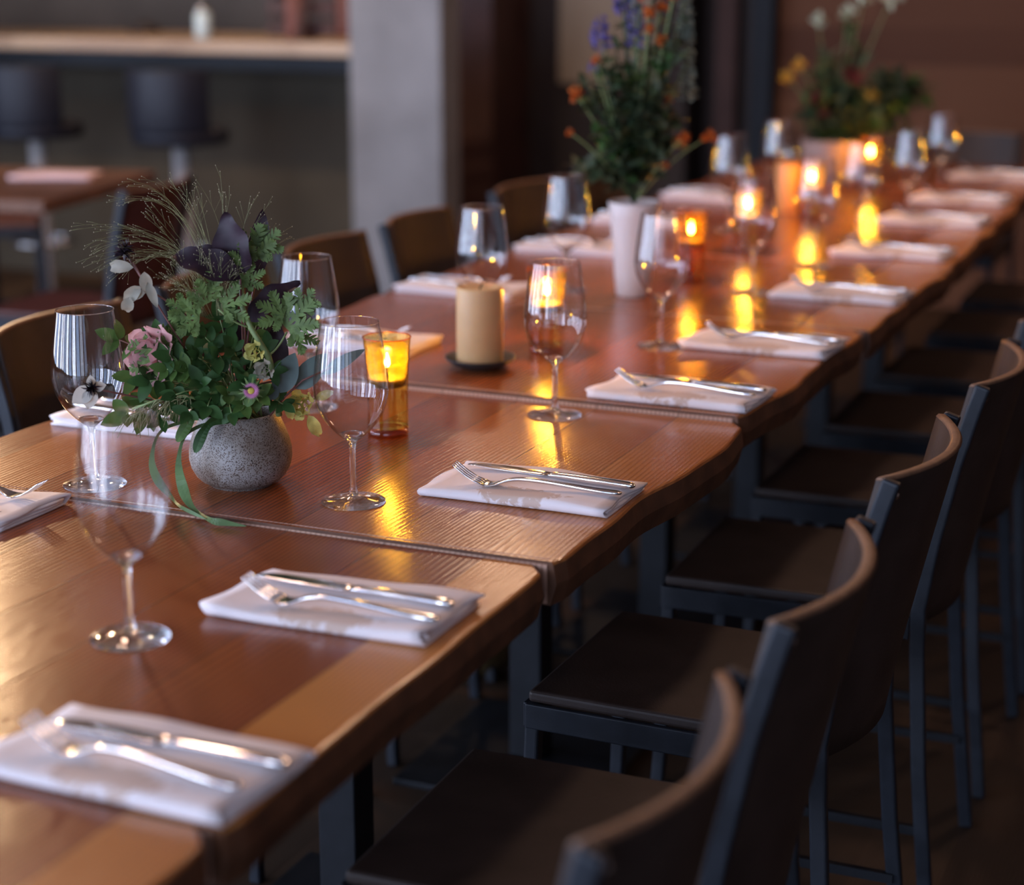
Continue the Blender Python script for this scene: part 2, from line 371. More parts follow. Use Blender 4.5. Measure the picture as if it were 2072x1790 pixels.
M['grass'] = simple('straw_green_grass', (.27, .27, .12), .6, var=.2, vscale=50, trans=.2)
M['seed'] = simple('pale_grass_seed', (.42, .38, .25), .6, var=.1)
M['bright_petal'] = simple('white_petal', (.58, .56, .50), .6, var=.06, vscale=60, trans=.3)
M['white_petal'] = simple('cream_petal', (.36, .34, .27), .6, var=.1, vscale=60, trans=.35)
M['pink_petal'] = simple('blush_petal', (.72, .42, .42), .6, var=.15, vscale=60, trans=.3)
M['aster'] = simple('mauve_pink_petal', (.70, .28, .52), .6, var=.15, vscale=200, trans=.2)
M['yellow'] = simple('yellow_disc', (.62, .48, .08), .8, var=.2, vscale=300)
M['black_petal'] = simple('maroon_black_petal', (.022, .012, .02), .6, var=.4, vscale=80)
M['yellowgreen'] = simple('yellow_green_bract', (.55, .52, .16), .6, var=.2, vscale=80, trans=.3)
M['blade'] = simple('blue_green_blade_leaf', (.17, .28, .115), .5, spec=.3, var=.2, vscale=30, trans=.3)
M['dull_leaf'] = simple('olive_leaf', (.035, .055, .024), .55, var=.4, vscale=25, trans=.2)
M['orange'] = simple('orange_petal', (.55, .13, .02), .6, var=.2, vscale=60, trans=.2)
M['violet'] = simple('violet_blue_petal', (.12, .10, .30), .6, var=.25, vscale=60, trans=.2)
M['gold'] = simple('golden_petal', (.60, .33, .04), .6, var=.2, vscale=60, trans=.2)
M['darkred'] = simple('dark_red_petal', (.16, .02, .02), .6, var=.2, vscale=60)
M['greywhite'] = simple('greyish_white_bloom', (.38, .42, .30), .7, var=.2, vscale=60)
M['sage'] = simple('silver_sage_spike', (.17, .21, .17), .7, var=.2, vscale=60)
M['pinkcloth'] = simple('pale_pink_cloth', (.90, .66, .66), .85, var=.04)
M['jar'] = simple('milky_blue_glass', (.55, .68, .70), .2, var=.08)
M['terracotta'] = simple('terracotta_red', (.16, .055, .04), .6, var=.1)
M['vessel'] = simple('tarnished_brass', (.16, .11, .05), .35, metal=.6, var=.2, vscale=12)

# napkin cloth: white linen, woven bump, faint tan damask scroll mark near the front edge
def napkin_mat():
    m, nt, out = mat('white_linen_napkin'); L = nt.links.new
    tc = N(nt, 'TexCoord'); b = N(nt, 'BsdfPrincipled'); b.inputs['Roughness'].default_value = .85
    b.inputs['Sheen Weight'].default_value = .15
    n1 = N(nt, 'TexNoise'); n1.inputs['Scale'].default_value = 34; n1.inputs['Detail'].default_value = 3; n1.inputs['Distortion'].default_value = 3.0
    L(tc.outputs['Object'], n1.inputs['Vector'])
    oi = N(nt, 'ObjectInfo'); ds = N(nt, 'VectorMath', operation='MULTIPLY'); L(tc.outputs['Object'], ds.inputs[0]); ds.inputs[1].default_value = (17, 46, 60)
    of = N(nt, 'VectorMath', operation='ADD'); L(ds.outputs[0], of.inputs[0]); of.inputs[1].default_value = (-.05, 2.35, -.7)
    ln = N(nt, 'VectorMath', operation='LENGTH'); L(of.outputs[0], ln.inputs[0])
    sub = N(nt, 'Math', operation='MULTIPLY_ADD'); L(n1.outputs['Fac'], sub.inputs[0]); sub.inputs[1].default_value = 1.4; L(ln.outputs['Value'], sub.inputs[2])
    r = ramp(nt, [(.62, (1, 1, 1)), (.68, (0, 0, 0))])
    mr = N(nt, 'MapRange'); mr.inputs['From Max'].default_value = 2.6; L(sub.outputs[0], mr.inputs['Value']); L(mr.outputs[0], r.inputs['Fac'])
    mx = N(nt, 'MixRGB'); mx.inputs[1].default_value = (.90, .82, .83, 1); mx.inputs[2].default_value = (.62, .44, .34, 1)
    fm = N(nt, 'Math', operation='MULTIPLY'); L(r.outputs['Color'], fm.inputs[0]); fm.inputs[1].default_value = .85; L(fm.outputs[0], mx.inputs[0])
    L(mx.outputs[0], b.inputs['Base Color'])
    w = N(nt, 'TexNoise'); w.inputs['Scale'].default_value = 900; L(tc.outputs['Object'], w.inputs['Vector'])
    bp = N(nt, 'Bump'); bp.inputs['Strength'].default_value = .15; bp.inputs['Distance'].default_value = .0005; L(w.outputs['Fac'], bp.inputs['Height']); L(bp.outputs[0], b.inputs['Normal'])
    L(b.outputs[0], out.inputs['Surface']); return m
M['napkin'] = napkin_mat()
# speckled stoneware
def stone_mat():
    m, nt, out = mat('speckled_stoneware'); L = nt.links.new
    tc = N(nt, 'TexCoord'); b = N(nt, 'BsdfPrincipled'); b.inputs['Roughness'].default_value = .5
    n1 = N(nt, 'TexNoise'); n1.inputs['Scale'].default_value = 22; n1.inputs['Detail'].default_value = 5; L(tc.outputs['Object'], n1.inputs['Vector'])
    r1 = ramp(nt, [(.36, (.20, .155, .12)), (.5, (.27, .235, .20)), (.64, (.36, .34, .32))]); L(n1.outputs['Fac'], r1.inputs['Fac'])
    v = N(nt, 'TexVoronoi', feature='F1'); v.inputs['Scale'].default_value = 500; L(tc.outputs['Object'], v.inputs['Vector'])
    n2 = N(nt, 'TexNoise'); n2.inputs['Scale'].default_value = 60; L(tc.outputs['Object'], n2.inputs['Vector'])
    gt = N(nt, 'Math', operation='MULTIPLY'); L(v.outputs['Distance'], gt.inputs[0]); gt.inputs[1].default_value = 1
    ad = N(nt, 'Math', operation='ADD'); L(gt.outputs[0], ad.inputs[0])
    q = N(nt, 'MapRange'); L(n2.outputs['Fac'], q.inputs['Value']); q.inputs['From Min'].default_value = .42; q.inputs['From Max'].default_value = .62; q.inputs['To Min'].default_value = .10; q.inputs['To Max'].default_value = 0
    L(q.outputs[0], ad.inputs[1])
    r2 = ramp(nt, [(.36, (1, 1, 1)), (.52, (0, 0, 0))]); L(ad.outputs[0], r2.inputs['Fac'])
    mx = N(nt, 'MixRGB'); L(r2.outputs['Color'], mx.inputs[0]); L(r1.outputs['Color'], mx.inputs[1]); mx.inputs[2].default_value = (.085, .050, .032, 1)
    v2 = N(nt, 'TexVoronoi', feature='F1'); v2.inputs['Scale'].default_value = 110; L(tc.outputs['Object'], v2.inputs['Vector'])
    r3 = ramp(nt, [(.10, (1, 1, 1)), (.18, (0, 0, 0))]); L(v2.outputs['Distance'], r3.inputs['Fac'])
    m2 = N(nt, 'MixRGB'); L(r3.outputs['Color'], m2.inputs[0]); L(mx.outputs[0], m2.inputs[1]); m2.inputs[2].default_value = (.05, .03, .022, 1)
    L(m2.outputs[0], b.inputs['Base Color'])
    bp = N(nt, 'Bump'); bp.inputs['Strength'].default_value = .25; bp.inputs['Distance'].default_value = .001; L(v.outputs['Distance'], bp.inputs['Height']); L(bp.outputs[0], b.inputs['Normal'])
    L(b.outputs[0], out.inputs['Surface']); return m
M['stone'] = stone_mat()

# ================================================================ room shell
def struct(name, mb, m, **k): return tag(mb.build(name, m, smooth=False, **k), kind='structure')
X0, X1, Y0, Y1, ZC = -8.0, 2.6, -3.6, 8.6, 3.5
struct('floor', MB().box(X0 - .2, X1 + .2, Y0 - .2, Y1 + .2, -.1, 0), M['floor'])
struct('ceiling', MB().box(X0 - .2, X1 + .2, Y0 - .2, Y1 + .2, ZC, ZC + .1), M['ceiling'])
struct('wall_right', MB().box(X1, X1 + .15, Y0, Y1, 0, ZC), M['roomwall'])
struct('wall_back', MB().box(X0, X1, Y1, Y1 + .15, 0, ZC), M['darkwall'])
# boarded wall that closes the far end of the table, forward of the back wall
struct('wall_far', MB().box(-2.075, X1, 7.6, 7.72, 0, ZC), M['panel'])
struct('wall_bar', MB().box(X0, -3.9, 8.30, 8.40, 0, ZC), M['barwall'])
def wall_with_windows(name, vertical, at, lo, hi, centres, w, z0, z1, t):
    mb = MB(); ed = [lo]
    for c in sorted(centres): ed += [c - w / 2, c + w / 2]
    ed.append(hi)
    def b(a0, a1, za, zb):
        if vertical: mb.box(at - t, at, a0, a1, za, zb)
        else: mb.box(a0, a1, at - t, at, za, zb)
    b(lo, hi, 0, z0); b(lo, hi, z1, ZC)
    for i in range(0, len(ed), 2): b(ed[i], ed[i + 1], z0, z1)
    return struct(name, mb, M['roomwall'])
wall_with_windows('wall_front', False, Y0 + .0, X0, X1, WB, 1.08, .16, 3.04, .15)
wall_with_windows('wall_left', True, X0 + .0, Y0, Y1, WL, 1.08, .16, 3.04, .15)
k = 0
for vert, cs in ((False, WB), (True, WL)):
    for c in cs:
        k += 1; f = MB(); p = MB(); a0, a1 = c - .54, c + .54
        if not vert:
            y0, y1 = Y0 - .005, Y0 + .03
            for (u0, u1, v0, v1) in ((a0, a0 + .04, .16, 3.04), (a1 - .04, a1, .16, 3.04), (a0, a1, .16, .22), (a0, a1, 3.0, 3.04), (c - .014, c + .014, .16, 3.04), (a0, a1, 2.30, 2.34)):
                f.box(u0, u1, y0, y1, v0, v1)
            p.box(a0, a1, Y0 - .004, Y0 - .002, .16, 3.04)
        else:
            x0, x1 = X0 - .005, X0 + .03
            for (u0, u1, v0, v1) in ((a0, a0 + .04, .16, 3.04), (a1 - .04, a1, .16, 3.04), (a0, a1, .16, .22), (a0, a1, 3.0, 3.04), (c - .014, c + .014, .16, 3.04), (a0, a1, 2.30, 2.34)):
                f.box(x0, x1, u0, u1, v0, v1)
            p.box(X0 - .004, X0 - .002, a0, a1, .16, 3.04)
        w = struct('window_%d' % k, f, M['frame'])
        p.build('pane', M['pane'], w, smooth=False)
# concrete column at the end of the bar
struct('trim_1', MB().box(-3.47, -3.075, 6.45, 6.62, 0, ZC), M['concrete'], bevel=.008)
# posts of the back wall
struct('trim_2', MB().box(-3.98, -3.62, 8.15, 8.6, 0, ZC), M['redpost'])
struct('trim_3', MB().box(-2.42, -2.33, 7.85, 7.97, 0, ZC), M['pinkpost'])
struct('trim_4', MB().box(-2.165, -2.075, 7.5, 7.72, 0, ZC), M['steelpost'])
struct('trim_5', MB().box(-2.86, -2.70, 8.3, 8.6, 0, ZC), M['darkwall'])
pn = MB().box(-3.44, -2.80, 8.56, 8.6, .80, 2.4).build('wall_panel', M['plaster'], smooth=False)
tag(pn, 'warm beige rectangular panel on the dark wall behind the flowers', 'panel')

# ================================================================ dining tables
TX0, TX1, TZ, TT = -1.655, -.730, .75, .052
SEAMS = [.42 + .695 * i for i in range(9)]   # .42 1.115 1.81 2.505 3.2 3.895 4.59 5.285 5.98
TLAB = ['nearest varnished fir table in the row, lower left corner of the picture',
        'varnished fir table under the two nearest right-hand place settings',
        'varnished fir table carrying the speckled pot of greenery and small amber votive',
        'varnished fir table carrying the ochre pillar candle on a black saucer',
        'varnished fir table carrying the tall white vase of flowers',
        'fir table just beyond the tall white vase, lit by a votive glare',
        'fir table carrying the honey-coloured pillar candle far down the row',
        'last fir table of the row, under the far rose pot of flowers']
TDZ = [0, 0, .005, .014, .014, .014, .014, .013]
TDX = [(-.002, .002), (.004, -.003), (.006, .024), (.012, .040), (.044, .045), (.045, .04), (.035, .01), (.01, 0)]
def table(i):
    y0, y1 = SEAMS[i] + .002, SEAMS[i + 1] - .002
    ztop = TZ + TDZ[i]; h0 = .75 + (0 if i < 3 else .0)
    root = empty('dining_table', ((TX0 + TX1) / 2, (y0 + y1) / 2, 0), 0, TLAB[i], 'table', 'butted fir dining tables')
    cx, cy = root.location.x, root.location.y
    rr = random.Random(40 + i)
    ph = [rr.uniform(0, 6) for _ in range(6)]
    amp = .35 if i < 2 else 1.0
    def ex(y, side):
        t = (y - y0) / (y1 - y0)
        e = .006 * sin(5 * t + ph[0 + 3 * side]) + .0045 * sin(11 * t + ph[1 + 3 * side]) + .002 * sin(23 * t + ph[2 + 3 * side])
        rnd_c = .006 * max(0, 1 - t / .04) ** 2 + .020 * max(0, (t - .95) / .05) ** 2
        return e * amp - rnd_c
    # slab: cross-sections along y
    n = 30; vs = []; fs = []
    ys = [y0 + (y1 - y0) * k / n for k in range(n + 1)]
    for y in ys:
        xr = TX1 + TDX[i][0] + (TDX[i][1] - TDX[i][0]) * (y - y0) / (y1 - y0) + ex(y, 0); xl = TX0 - ex(y, 1)
        sec = [(xl + .004, ztop - TT), (xl - .002, ztop - TT * .5), (xl, ztop - .007), (xl + .004, ztop - .002), (xl + .010, ztop),
               (xr - .004, ztop), (xr - .0015, ztop - .001), (xr, ztop - .004), (xr + .004, ztop - TT * .5), (xr - .003, ztop - TT)]
        vs += [(x - cx, y - cy, z) for x, z in sec]
    m = 10
    for a in range(n):
        for b in range(m):
            fs.append((a * m + b, a * m + (b + 1) % m, (a + 1) * m + (b + 1) % m, (a + 1) * m + b))
    fs += [tuple(range(m)), tuple(range(n * m, n * m + m))]
    tt_ = MB().add(vs, fs).build('tabletop', M['table'], root, smooth=False); tt_.data.materials.append(M['edge'])
    for p in tt_.data.polygons:
        if abs(p.normal.z) < .3: p.material_index = 1
    # exposed end grain strip, near end
    e = MB()
    xs = [TX0 + .012 + (TX1 + TDX[i][0] - TX0 - .026) * k / 40 for k in range(41)]
    vs = []; fs = []
    for x in xs:
        vs += [(x - cx, y0 - cy - .0018, ztop - TT + .002), (x - cx, y0 - cy - .0018, ztop - .005), (x - cx, y0 - cy + .007, ztop + .0005), (x - cx, y0 - cy + .008, ztop - TT + .002)]
    for a in range(40):
        for b in range(4): fs.append((a * 4 + b, a * 4 + (b + 1) % 4, (a + 1) * 4 + (b + 1) % 4, (a + 1) * 4 + b))
    fs += [(0, 1, 2, 3), (160, 161, 162, 163)]
    e.add(vs, fs).build('end_grain', M['endgrain'], root, smooth=False)
    # pedestal
    zt = ztop - TT
    MB().box(-.03, .03, -.03, .03, .012, zt - .008).build('pedestal_post', M['darkmetal'], root, smooth=False, bevel=.003)
    MB().box(-.18, .18, -.2, .2, 0, .012).build('base_plate', M['darkmetal'], root, smooth=False, bevel=.003)
    MB().box(-.2, .2, -.2, .2, zt - .008, zt).build('top_plate', M['darkmetal'], root, smooth=False)
for i in range(8): table(i)
def tz(y):   # table surface height at y
    for i in range(8):
        if y < SEAMS[i + 1]: return TZ + TDZ[i]
    return TZ

# ================================================================ chairs
def make_chair(ply='ply', name='dining_chair'):
    """faces local -X; origin on the floor under the middle of the seat"""
    r = empty(name)
    hw = .165
    # back: curved ply sheet, concave towards the sitter
    vs = []; fs = []; ny, nz = 14, 12
    def bx(y, z):
        lean = .020 + .075 * ((z - .47) / .36) ** 1.1 if z > .47 else .020
        return .185 + lean + .046 * (1 - (y / hw) ** 2)
    for face in (0, 1):
        for j in range(nz + 1):
            z = .47 + .362 * j / nz
            for i in range(ny + 1):
                y = -hw + 2 * hw * i / ny
                vs.append((bx(y, z) + (.0065 if face else -.0065), y, z))
    st = ny + 1; off = (nz + 1) * st
    for j in range(nz):
        for i in range(ny):
            a = j * st + i
            fs += [(a, a + 1, a + st + 1, a + st), (off + a, off + a + st, off + a + st + 1, off + a + 1)]
    for j in range(nz):
        for i in (0, ny):
            a = j * st + i; fs.append((a, a + st, off + a + st, off + a))
    for i in range(ny):
        a = i; fs.append((a, a + 1, off + a + 1, off + a))
    back = MB().add(vs, fs).build('backrest', M[ply], r)
    # paler top edge of the ply
    vs = []; fs = []
    for i in range(ny + 1):
        y = -hw + 2 * hw * i / ny; z = .832; x = bx(y, z)
        vs += [(x - .0075, y, z), (x + .0075, y, z), (x + .004, y, z + .004), (x - .004, y, z + .004)]
    for i in range(ny):
        for b in range(4): fs.append((i * 4 + b, i * 4 + (b + 1) % 4, i * 4 + 4 + (b + 1) % 4, i * 4 + 4 + b))
    fs += [(0, 1, 2, 3), tuple(range(ny * 4, ny * 4 + 4))]
    MB().add(vs, fs).build('top_edge', M['plyedge'], back)
    # seat
    seat = MB(); seat.box(-.158, .20, -.165, .165, .486, .502); seat.build('seat', M[ply], r, smooth=False, bevel=.005)
    f = MB()
    for y in (-.167, .167): f.bar([(-.160, y, .469), (.212, y, .469)], .008, .034, side=(0, 1, 0))
    f.bar([(-.160, -.167, .469), (-.160, .167, .469)], .008, .034, side=(1, 0, 0)); f.bar([(.205, -.160, .469), (.205, .160, .469)], .008, .034, side=(1, 0, 0))
    f.build('seat_frame', M['steel'], r, smooth=False, bevel=.002)
    for y in (-1, 1):
        yy = y * (hw + .006)
        pts = [(.290 + .004, yy, .836), (.283, yy, .80), (.262, yy, .72), (.238, yy, .60), (.224, yy, .50), (.226, yy, .43), (.24, yy * 1.06, .25), (.268, yy * 1.12, 0)]
        t = MB(); t.bar(pts, .014, .022, side=(0, 1, 0)); t.build('rear_leg', M['steel'], r, smooth=False, bevel=.004)
        t = MB(); t.bar([(-.150, y * .160, .486), (-.160, y * .164, .2), (-.172, y * .172, 0)], .02, .02); t.build('front_leg', M['steel'], r, smooth=False, bevel=.004)
        bo = MB(); bo.blob((bx(y * (hw - .016), .812) + .008, y * (hw - .016), .812), .006, 10); bo.build('bolt', M['chrome'], back)
    for y in (-.168, .168):
        s = MB(); s.bar([(-.160, y, .16), (.25, y * 1.06, .16)], .01, .014); s.build('stretcher', M['darkmetal'], r, smooth=False)
    return r
proto = make_chair()
CY = [1.215, 1.675, 2.185, 2.69, 3.20, 3.70, 4.20, 4.72, 5.22]
CL = ['steel-framed ply dining chair nearest the camera, only its curved back top showing',
      'second chair from the front on the right, blue-edged back beside the near table corner',
      'third chair from the front on the right, with a bolt at its near upper corner',
      'fourth chair from the front on the right, legs seen at the right edge',
      'chair cut by the right edge of the picture above the fourth chair back',
      'dim chair on the right side tucked in by the sixth napkin', 'dim chair on the right side tucked in by the seventh napkin',
      'dim chair on the right side tucked in by the eighth napkin', 'farthest dim chair on the right side of the long table']
CX = -.665
for i, y in enumerate(CY):
    c = proto if i == 0 else copy_tree(proto)
    c.location = (CX + [0, .003, -.004, .004, 0, 0, 0, .01, 0][i] - .02, y, 0); c.rotation_euler = (0, 0, R([0, 1, -1, 1.5, 0, 1, -1, 0, 1][i]))
    tag(c, CL[i], 'chair', 'chairs along the right side of the long table')
LY = [(2.43, 'dark chair at the lower left behind the left wine glass'), (2.90, 'dark chair hidden mostly behind the greenery pot'),
      (3.33, 'dark chair back right of the greenery, behind a wine glass'), (3.78, 'dark chair whose curved back stands before the concrete column'),
      (4.38, 'dark chair just left of the tall white vase of flowers'), (4.95, 'far dark chair behind the tall flowers')]
for y, lb in LY:
    tag(copy_tree(proto, (-1.575, y, 0), pi + R(rnd.uniform(-2, 2))), lb, 'chair', 'chairs along the left side of the long table')
hd = copy_tree(proto, (-1.06, 6.05, 0), R(90)); tag(hd, 'dark chair at the far head of the long table', 'chair', None)
if 'group' in hd: del hd['group']

# ================================================================ napkins and cutlery
def make_napkin(seed=0):
    rr = random.Random(seed); r = None
    Lx, Wy, t, gap = .248, .140, .0026, .0005
    path = []  # (y,z) centreline: a sheet rolled flat, plain front edge, folds seen at the ends
    st = t + gap; z1, z2, z3, z4 = (t / 2 + .0003 + st * q for q in range(4)); layers = 4; step = st
    yb, yf = Wy / 2 - .006, -Wy / 2 + .006
    def run(a, b, z, m=8): path.extend([(a + (b - a) * k / m, z) for k in range(m + 1)])
    def turn(y, za, zb, sgn, m=5):
        r_ = abs(zb - za) / 2; up = 1 if zb > za else -1
        path.extend([(y + sgn * r_ * sin(pi * k / m), (za + zb) / 2 - up * r_ * cos(pi * k / m)) for k in range(1, m)])
    run(yb + .004, yf, z1); turn(yf, z1, z4, -1); run(yf, yb, z4); turn(yb, z4, z3, 1); run(yb, yf + .008, z3); turn(yf + .008, z3, z2, -1, 4); run(yf + .008, yb - .002, z2)
    n = len(path); nx = 16; vs = []; fs = []
    p1, p2, p3 = (rr.uniform(0, 6) for _ in range(3))
    for i in range(nx + 1):
        x = -Lx / 2 + Lx * i / nx
        for side in (0, 1):
            for k in range(n):
                y, z = path[k]; a = path[max(k - 1, 0)]; b = path[min(k + 1, n - 1)]
                d = Vector((b[0] - a[0], b[1] - a[1])).normalized(); q = Vector((-d.y, d.x)) * (t / 2) * (1 if side else -1)
                hf = z / (layers * step)
                wob = hf * (.0022 * sin(x * 21 + p1 + y * 9) + .0012 * sin(x * 47 + p2 - y * 30))
                endx = x + (.004 * hf * sin(k * .9 + p3)) * (i in (0, nx))
                lz = z + q.y + wob + .0015 * hf
                if lz < .0003: lz = .0003
                vs.append((endx + .010 * hf * (y / Wy), y + q.x + .0022 * sin(x * 17 + p3) * hf, lz))
    def id(i, s, k): return (i * 2 + s) * n + k
    for i in range(nx):
        for k in range(n - 1):
            fs.append((id(i, 1, k), id(i + 1, 1, k), id(i + 1, 1, k + 1), id(i, 1, k + 1)))
            fs.append((id(i, 0, k), id(i, 0, k + 1), id(i + 1, 0, k + 1), id(i + 1, 0, k)))
        for k in (0, n - 1): fs.append((id(i, 0, k), id(i + 1, 0, k), id(i + 1, 1, k), id(i, 1, k)))
    for i in (0, nx):
        for k in range(n - 1): fs.append((id(i, 0, k), id(i, 1, k), id(i, 1, k + 1), id(i, 0, k + 1)))
    return MB().add(vs, fs)
NH = .0134
def section_sweep(mb, secs):
    """secs: (x, ycentre, zcentre, halfwidth, halfheight); rounded-rectangle sections along x"""
    n = 10; vs = []
    for (x, y, z, hw, hh) in secs:
        for k in range(n):
            a = 2 * pi * (k + .5) / n
            vs.append((x, y + hw * math.copysign(abs(cos(a)) ** .45, cos(a)), z + hh * math.copysign(abs(sin(a)) ** .35, sin(a))))
    m = len(secs)
    fs = [(i * n + k, i * n + (k + 1) % n, (i + 1) * n + (k + 1) % n, (i + 1) * n + k) for i in range(m - 1) for k in range(n)]
    fs += [tuple(range(n)), tuple(range((m - 1) * n, m * n))]
    return mb.add(vs, fs)
def make_fork():
    """tines at -X, handle at +X, origin mid length on the cloth"""
    r = empty('dinner_fork')
    h = MB(); section_sweep(h, [(.113, 0, .0042, .002, .001), (.110, 0, .0042, .0062, .0022), (.098, 0, .0044, .0075, .0026), (.07, 0, .0062, .0062, .0026), (.03, 0, .0100, .0042, .0026),
                                (-.005, 0, .0125, .0032, .0026), (-.025, 0, .0115, .0034, .0024), (-.038, 0, .0080, .0055, .0018), (-.048, 0, .0032, .0102, .0013), (-.058, 0, .0026, .0122, .0011), (-.063, 0, .0040, .0120, .0010)])
    h.build('handle', M['cutlery'], r, sub=1)
    t = MB()
    for k in range(4):
        y = (k - 1.5) * .0064
        section_sweep(t, [(-.060, y, .0030, .0024, .0010), (-.074, y, .0075, .0019, .0010), (-.086, y, .0145, .0017, .0010), (-.097, y, .0225, .0014, .0009), (-.102, y, .0262, .0006, .0006)])
    t.build('tines', M['cutlery'], r)
    return r
def make_knife():
    r = empty('dinner_knife')
    h = MB(); section_sweep(h, [(.118, 0, .0045, .002, .001), (.115, 0, .0045, .0065, .0032), (.10, 0, .0048, .0085, .0042), (.06, 0, .0048, .0075, .0042), (.02, 0, .0046, .0062, .0038), (.004, 0, .0045, .0072, .0036), (-.002, 0, .0040, .0078, .0022)])
    h.build('handle', M['cutlery'], r, sub=1)
    b = MB(); section_sweep(b, [(0, 0, .0040, .0075, .0016), (-.012, .0004, .0040, .0100, .0011), (-.05, .001, .0040, .0105, .0009), (-.085, .001, .0040, .0098, .0008), (-.105, 0, .0040, .0070, .0007), (-.116, -.003, .0040, .0025, .0005)])
    b.build('blade', M['cutlery'], r)
    return r
nap_proto = [make_napkin(s).build('napkin', M['napkin']) for s in (1, 2, 3)]
fork0, knife0 = make_fork(), make_knife()
used = {}
def place(p, key, loc, rz, **k):
    if key not in used: used[key] = 1; o = p
    else: o = copy_tree(p)
    o.location = loc; o.rotation_euler = (0, 0, rz); tag(o, k.get('label'), k.get('cat'), k.get('group')); return o
NR = [(-.850, 1.187, -1.5, 'nearest'), (-.877, 1.592, 1, 'second nearest'), (-.857, 2.054, .3, 'third'), (-.839, 2.590, -1.5, 'fourth'), (-.824, 2.994, -1, 'fifth'),
      (-.816, 3.518, -1.5, 'sixth'), (-.834, 4.072, -1, 'seventh'), (-.845, 4.620, -1, 'eighth'), (-.860, 5.06, -1, 'ninth'), (-.865, 5.66, -2, 'farthest')]
DESC = ['nearest the camera, bottom left of picture', 'second from the camera, by the first seam', 'in sharp focus beside the focused wine glass', 'just past the second table seam',
        'right of the candle glare, fifth from the camera', 'below the row of flame reflections, sixth away', 'seventh from the camera', 'eighth from the camera, dim', 'ninth from the camera, dim', 'farthest away at the right edge']
for i, (x, y, a, nm) in enumerate(NR):
    z = tz(y - .07) if i != 3 else tz(y); z = max(z, tz(y + .07), tz(y))
    place(nap_proto[i % 3], 'n%d' % (i % 3), (x, y, z), R(a), label='white napkin on the right side, ' + DESC[i], cat='napkin', group='napkins on the right side of the table')
    zz = z + NH + .0005
    fo, kn = (x + .008, y - .020, 4), (x + .011, y + .029, -4)
    if i == 0: fo = (x + .004, y - .026, -1); kn = (x + .012, y + .020, 1.5)
    if i == 1: fo = (x + .010, y - .034, 2.5); kn = (x + .001, y + .020, -2.4)
    if i == 2: fo = (x + .012, y - .028, 7); kn = (x + .0114, y + .0292, -4.6)
    place(fork0, 'f', (fo[0], fo[1], zz), R(fo[2] + a), label='steel fork, right-side napkin ' + DESC[i], cat='fork', group='forks on the right')
    place(knife0, 'k', (kn[0], kn[1], zz), R(kn[2] + a), label='steel knife, right-side napkin ' + DESC[i], cat='knife', group='knives on the right')
NL = [(-1.500, 1.728, 0, 'cut by the left edge'), (-1.505, 2.17, 1, 'half hidden behind the greenery and its pot'), (-1.47, 2.745, 2, 'left of the ochre pillar candle'),
      (-1.515, 3.285, -1, 'behind the pillar candle, below the dark chair'), (-1.505, 3.86, 2, 'left of the tall white vase'), (-1.51, 4.36, 2, 'hidden behind the tall white vase'), (-1.50, 4.87, 0, 'behind the amber tumbler, right of the tall vase')]
for i, (x, y, a, ds) in enumerate(NL):
    z = max(tz(y - .07), tz(y + .07))
    place(nap_proto[(i + 1) % 3], 'n%d' % ((i + 1) % 3), (x, y, z), R(180 + a), label='white napkin on the left side, ' + ds, cat='napkin', group='napkins on the left side of the table')
    zz = z + NH + .0005
    place(fork0, 'f', (x + (.02 if i == 0 else 0), y + (.028 if i == 0 else .010), zz), R(180 - 14 + a + (14 if i == 0 else 0)), label='steel fork on left-side napkin ' + ds, cat='fork', group='forks on the left')
    place(knife0, 'k', (x - .008, y - .026, zz), R(180 - 8 + a), label='steel knife on left-side napkin ' + ds, cat='knife', group='knives on the left')

# ================================================================ wine glasses
def make_glass():
    r = empty('wine_glass')
    prof = [(.0045, .0795), (.010, .0815), (.0175, .0870), (.0260, .0955), (.0345, .1070), (.0412, .1200), (.0448, .1330), (.0460, .1440), (.0455, .1570), (.0438, .1730), (.0415, .1900), (.0388, .2080), (.0360, .2262)]
    b = MB(); b.lathe(prof, 96, cap=(False, False), smooth=4); b.build('bowl', M['bowl'], r)
    rm = MB(); ring = [(cos(2 * pi * k / 56) * .0360, sin(2 * pi * k / 56) * .0360, .2266) for k in range(57)]
    rm.tube(ring, .0006, 6, caps=False); rm.build('rim', M['glass'], r)
    # thick bottom of the bowl + stem
    s = MB(); s.lathe([(.0065, .0095), (.0047, .016), (.0040, .028), (.0037, .050), (.0039, .068), (.0052, .0765), (.0105, .0812), (.0165, .0862), (.0150, .0875), (.008, .0850), (.001, .0842)], 28); s.build('stem', M['glass'], r)
    f = MB(); f.lathe([(.0396, .0), (.0402, .0009), (.0398, .0018), (.030, .0030), (.018, .0048), (.0105, .0070), (.0066, .0094), (.0004, .0094)], 48); f.build('foot', M['glass'], r)
    return r
g0 = make_glass()
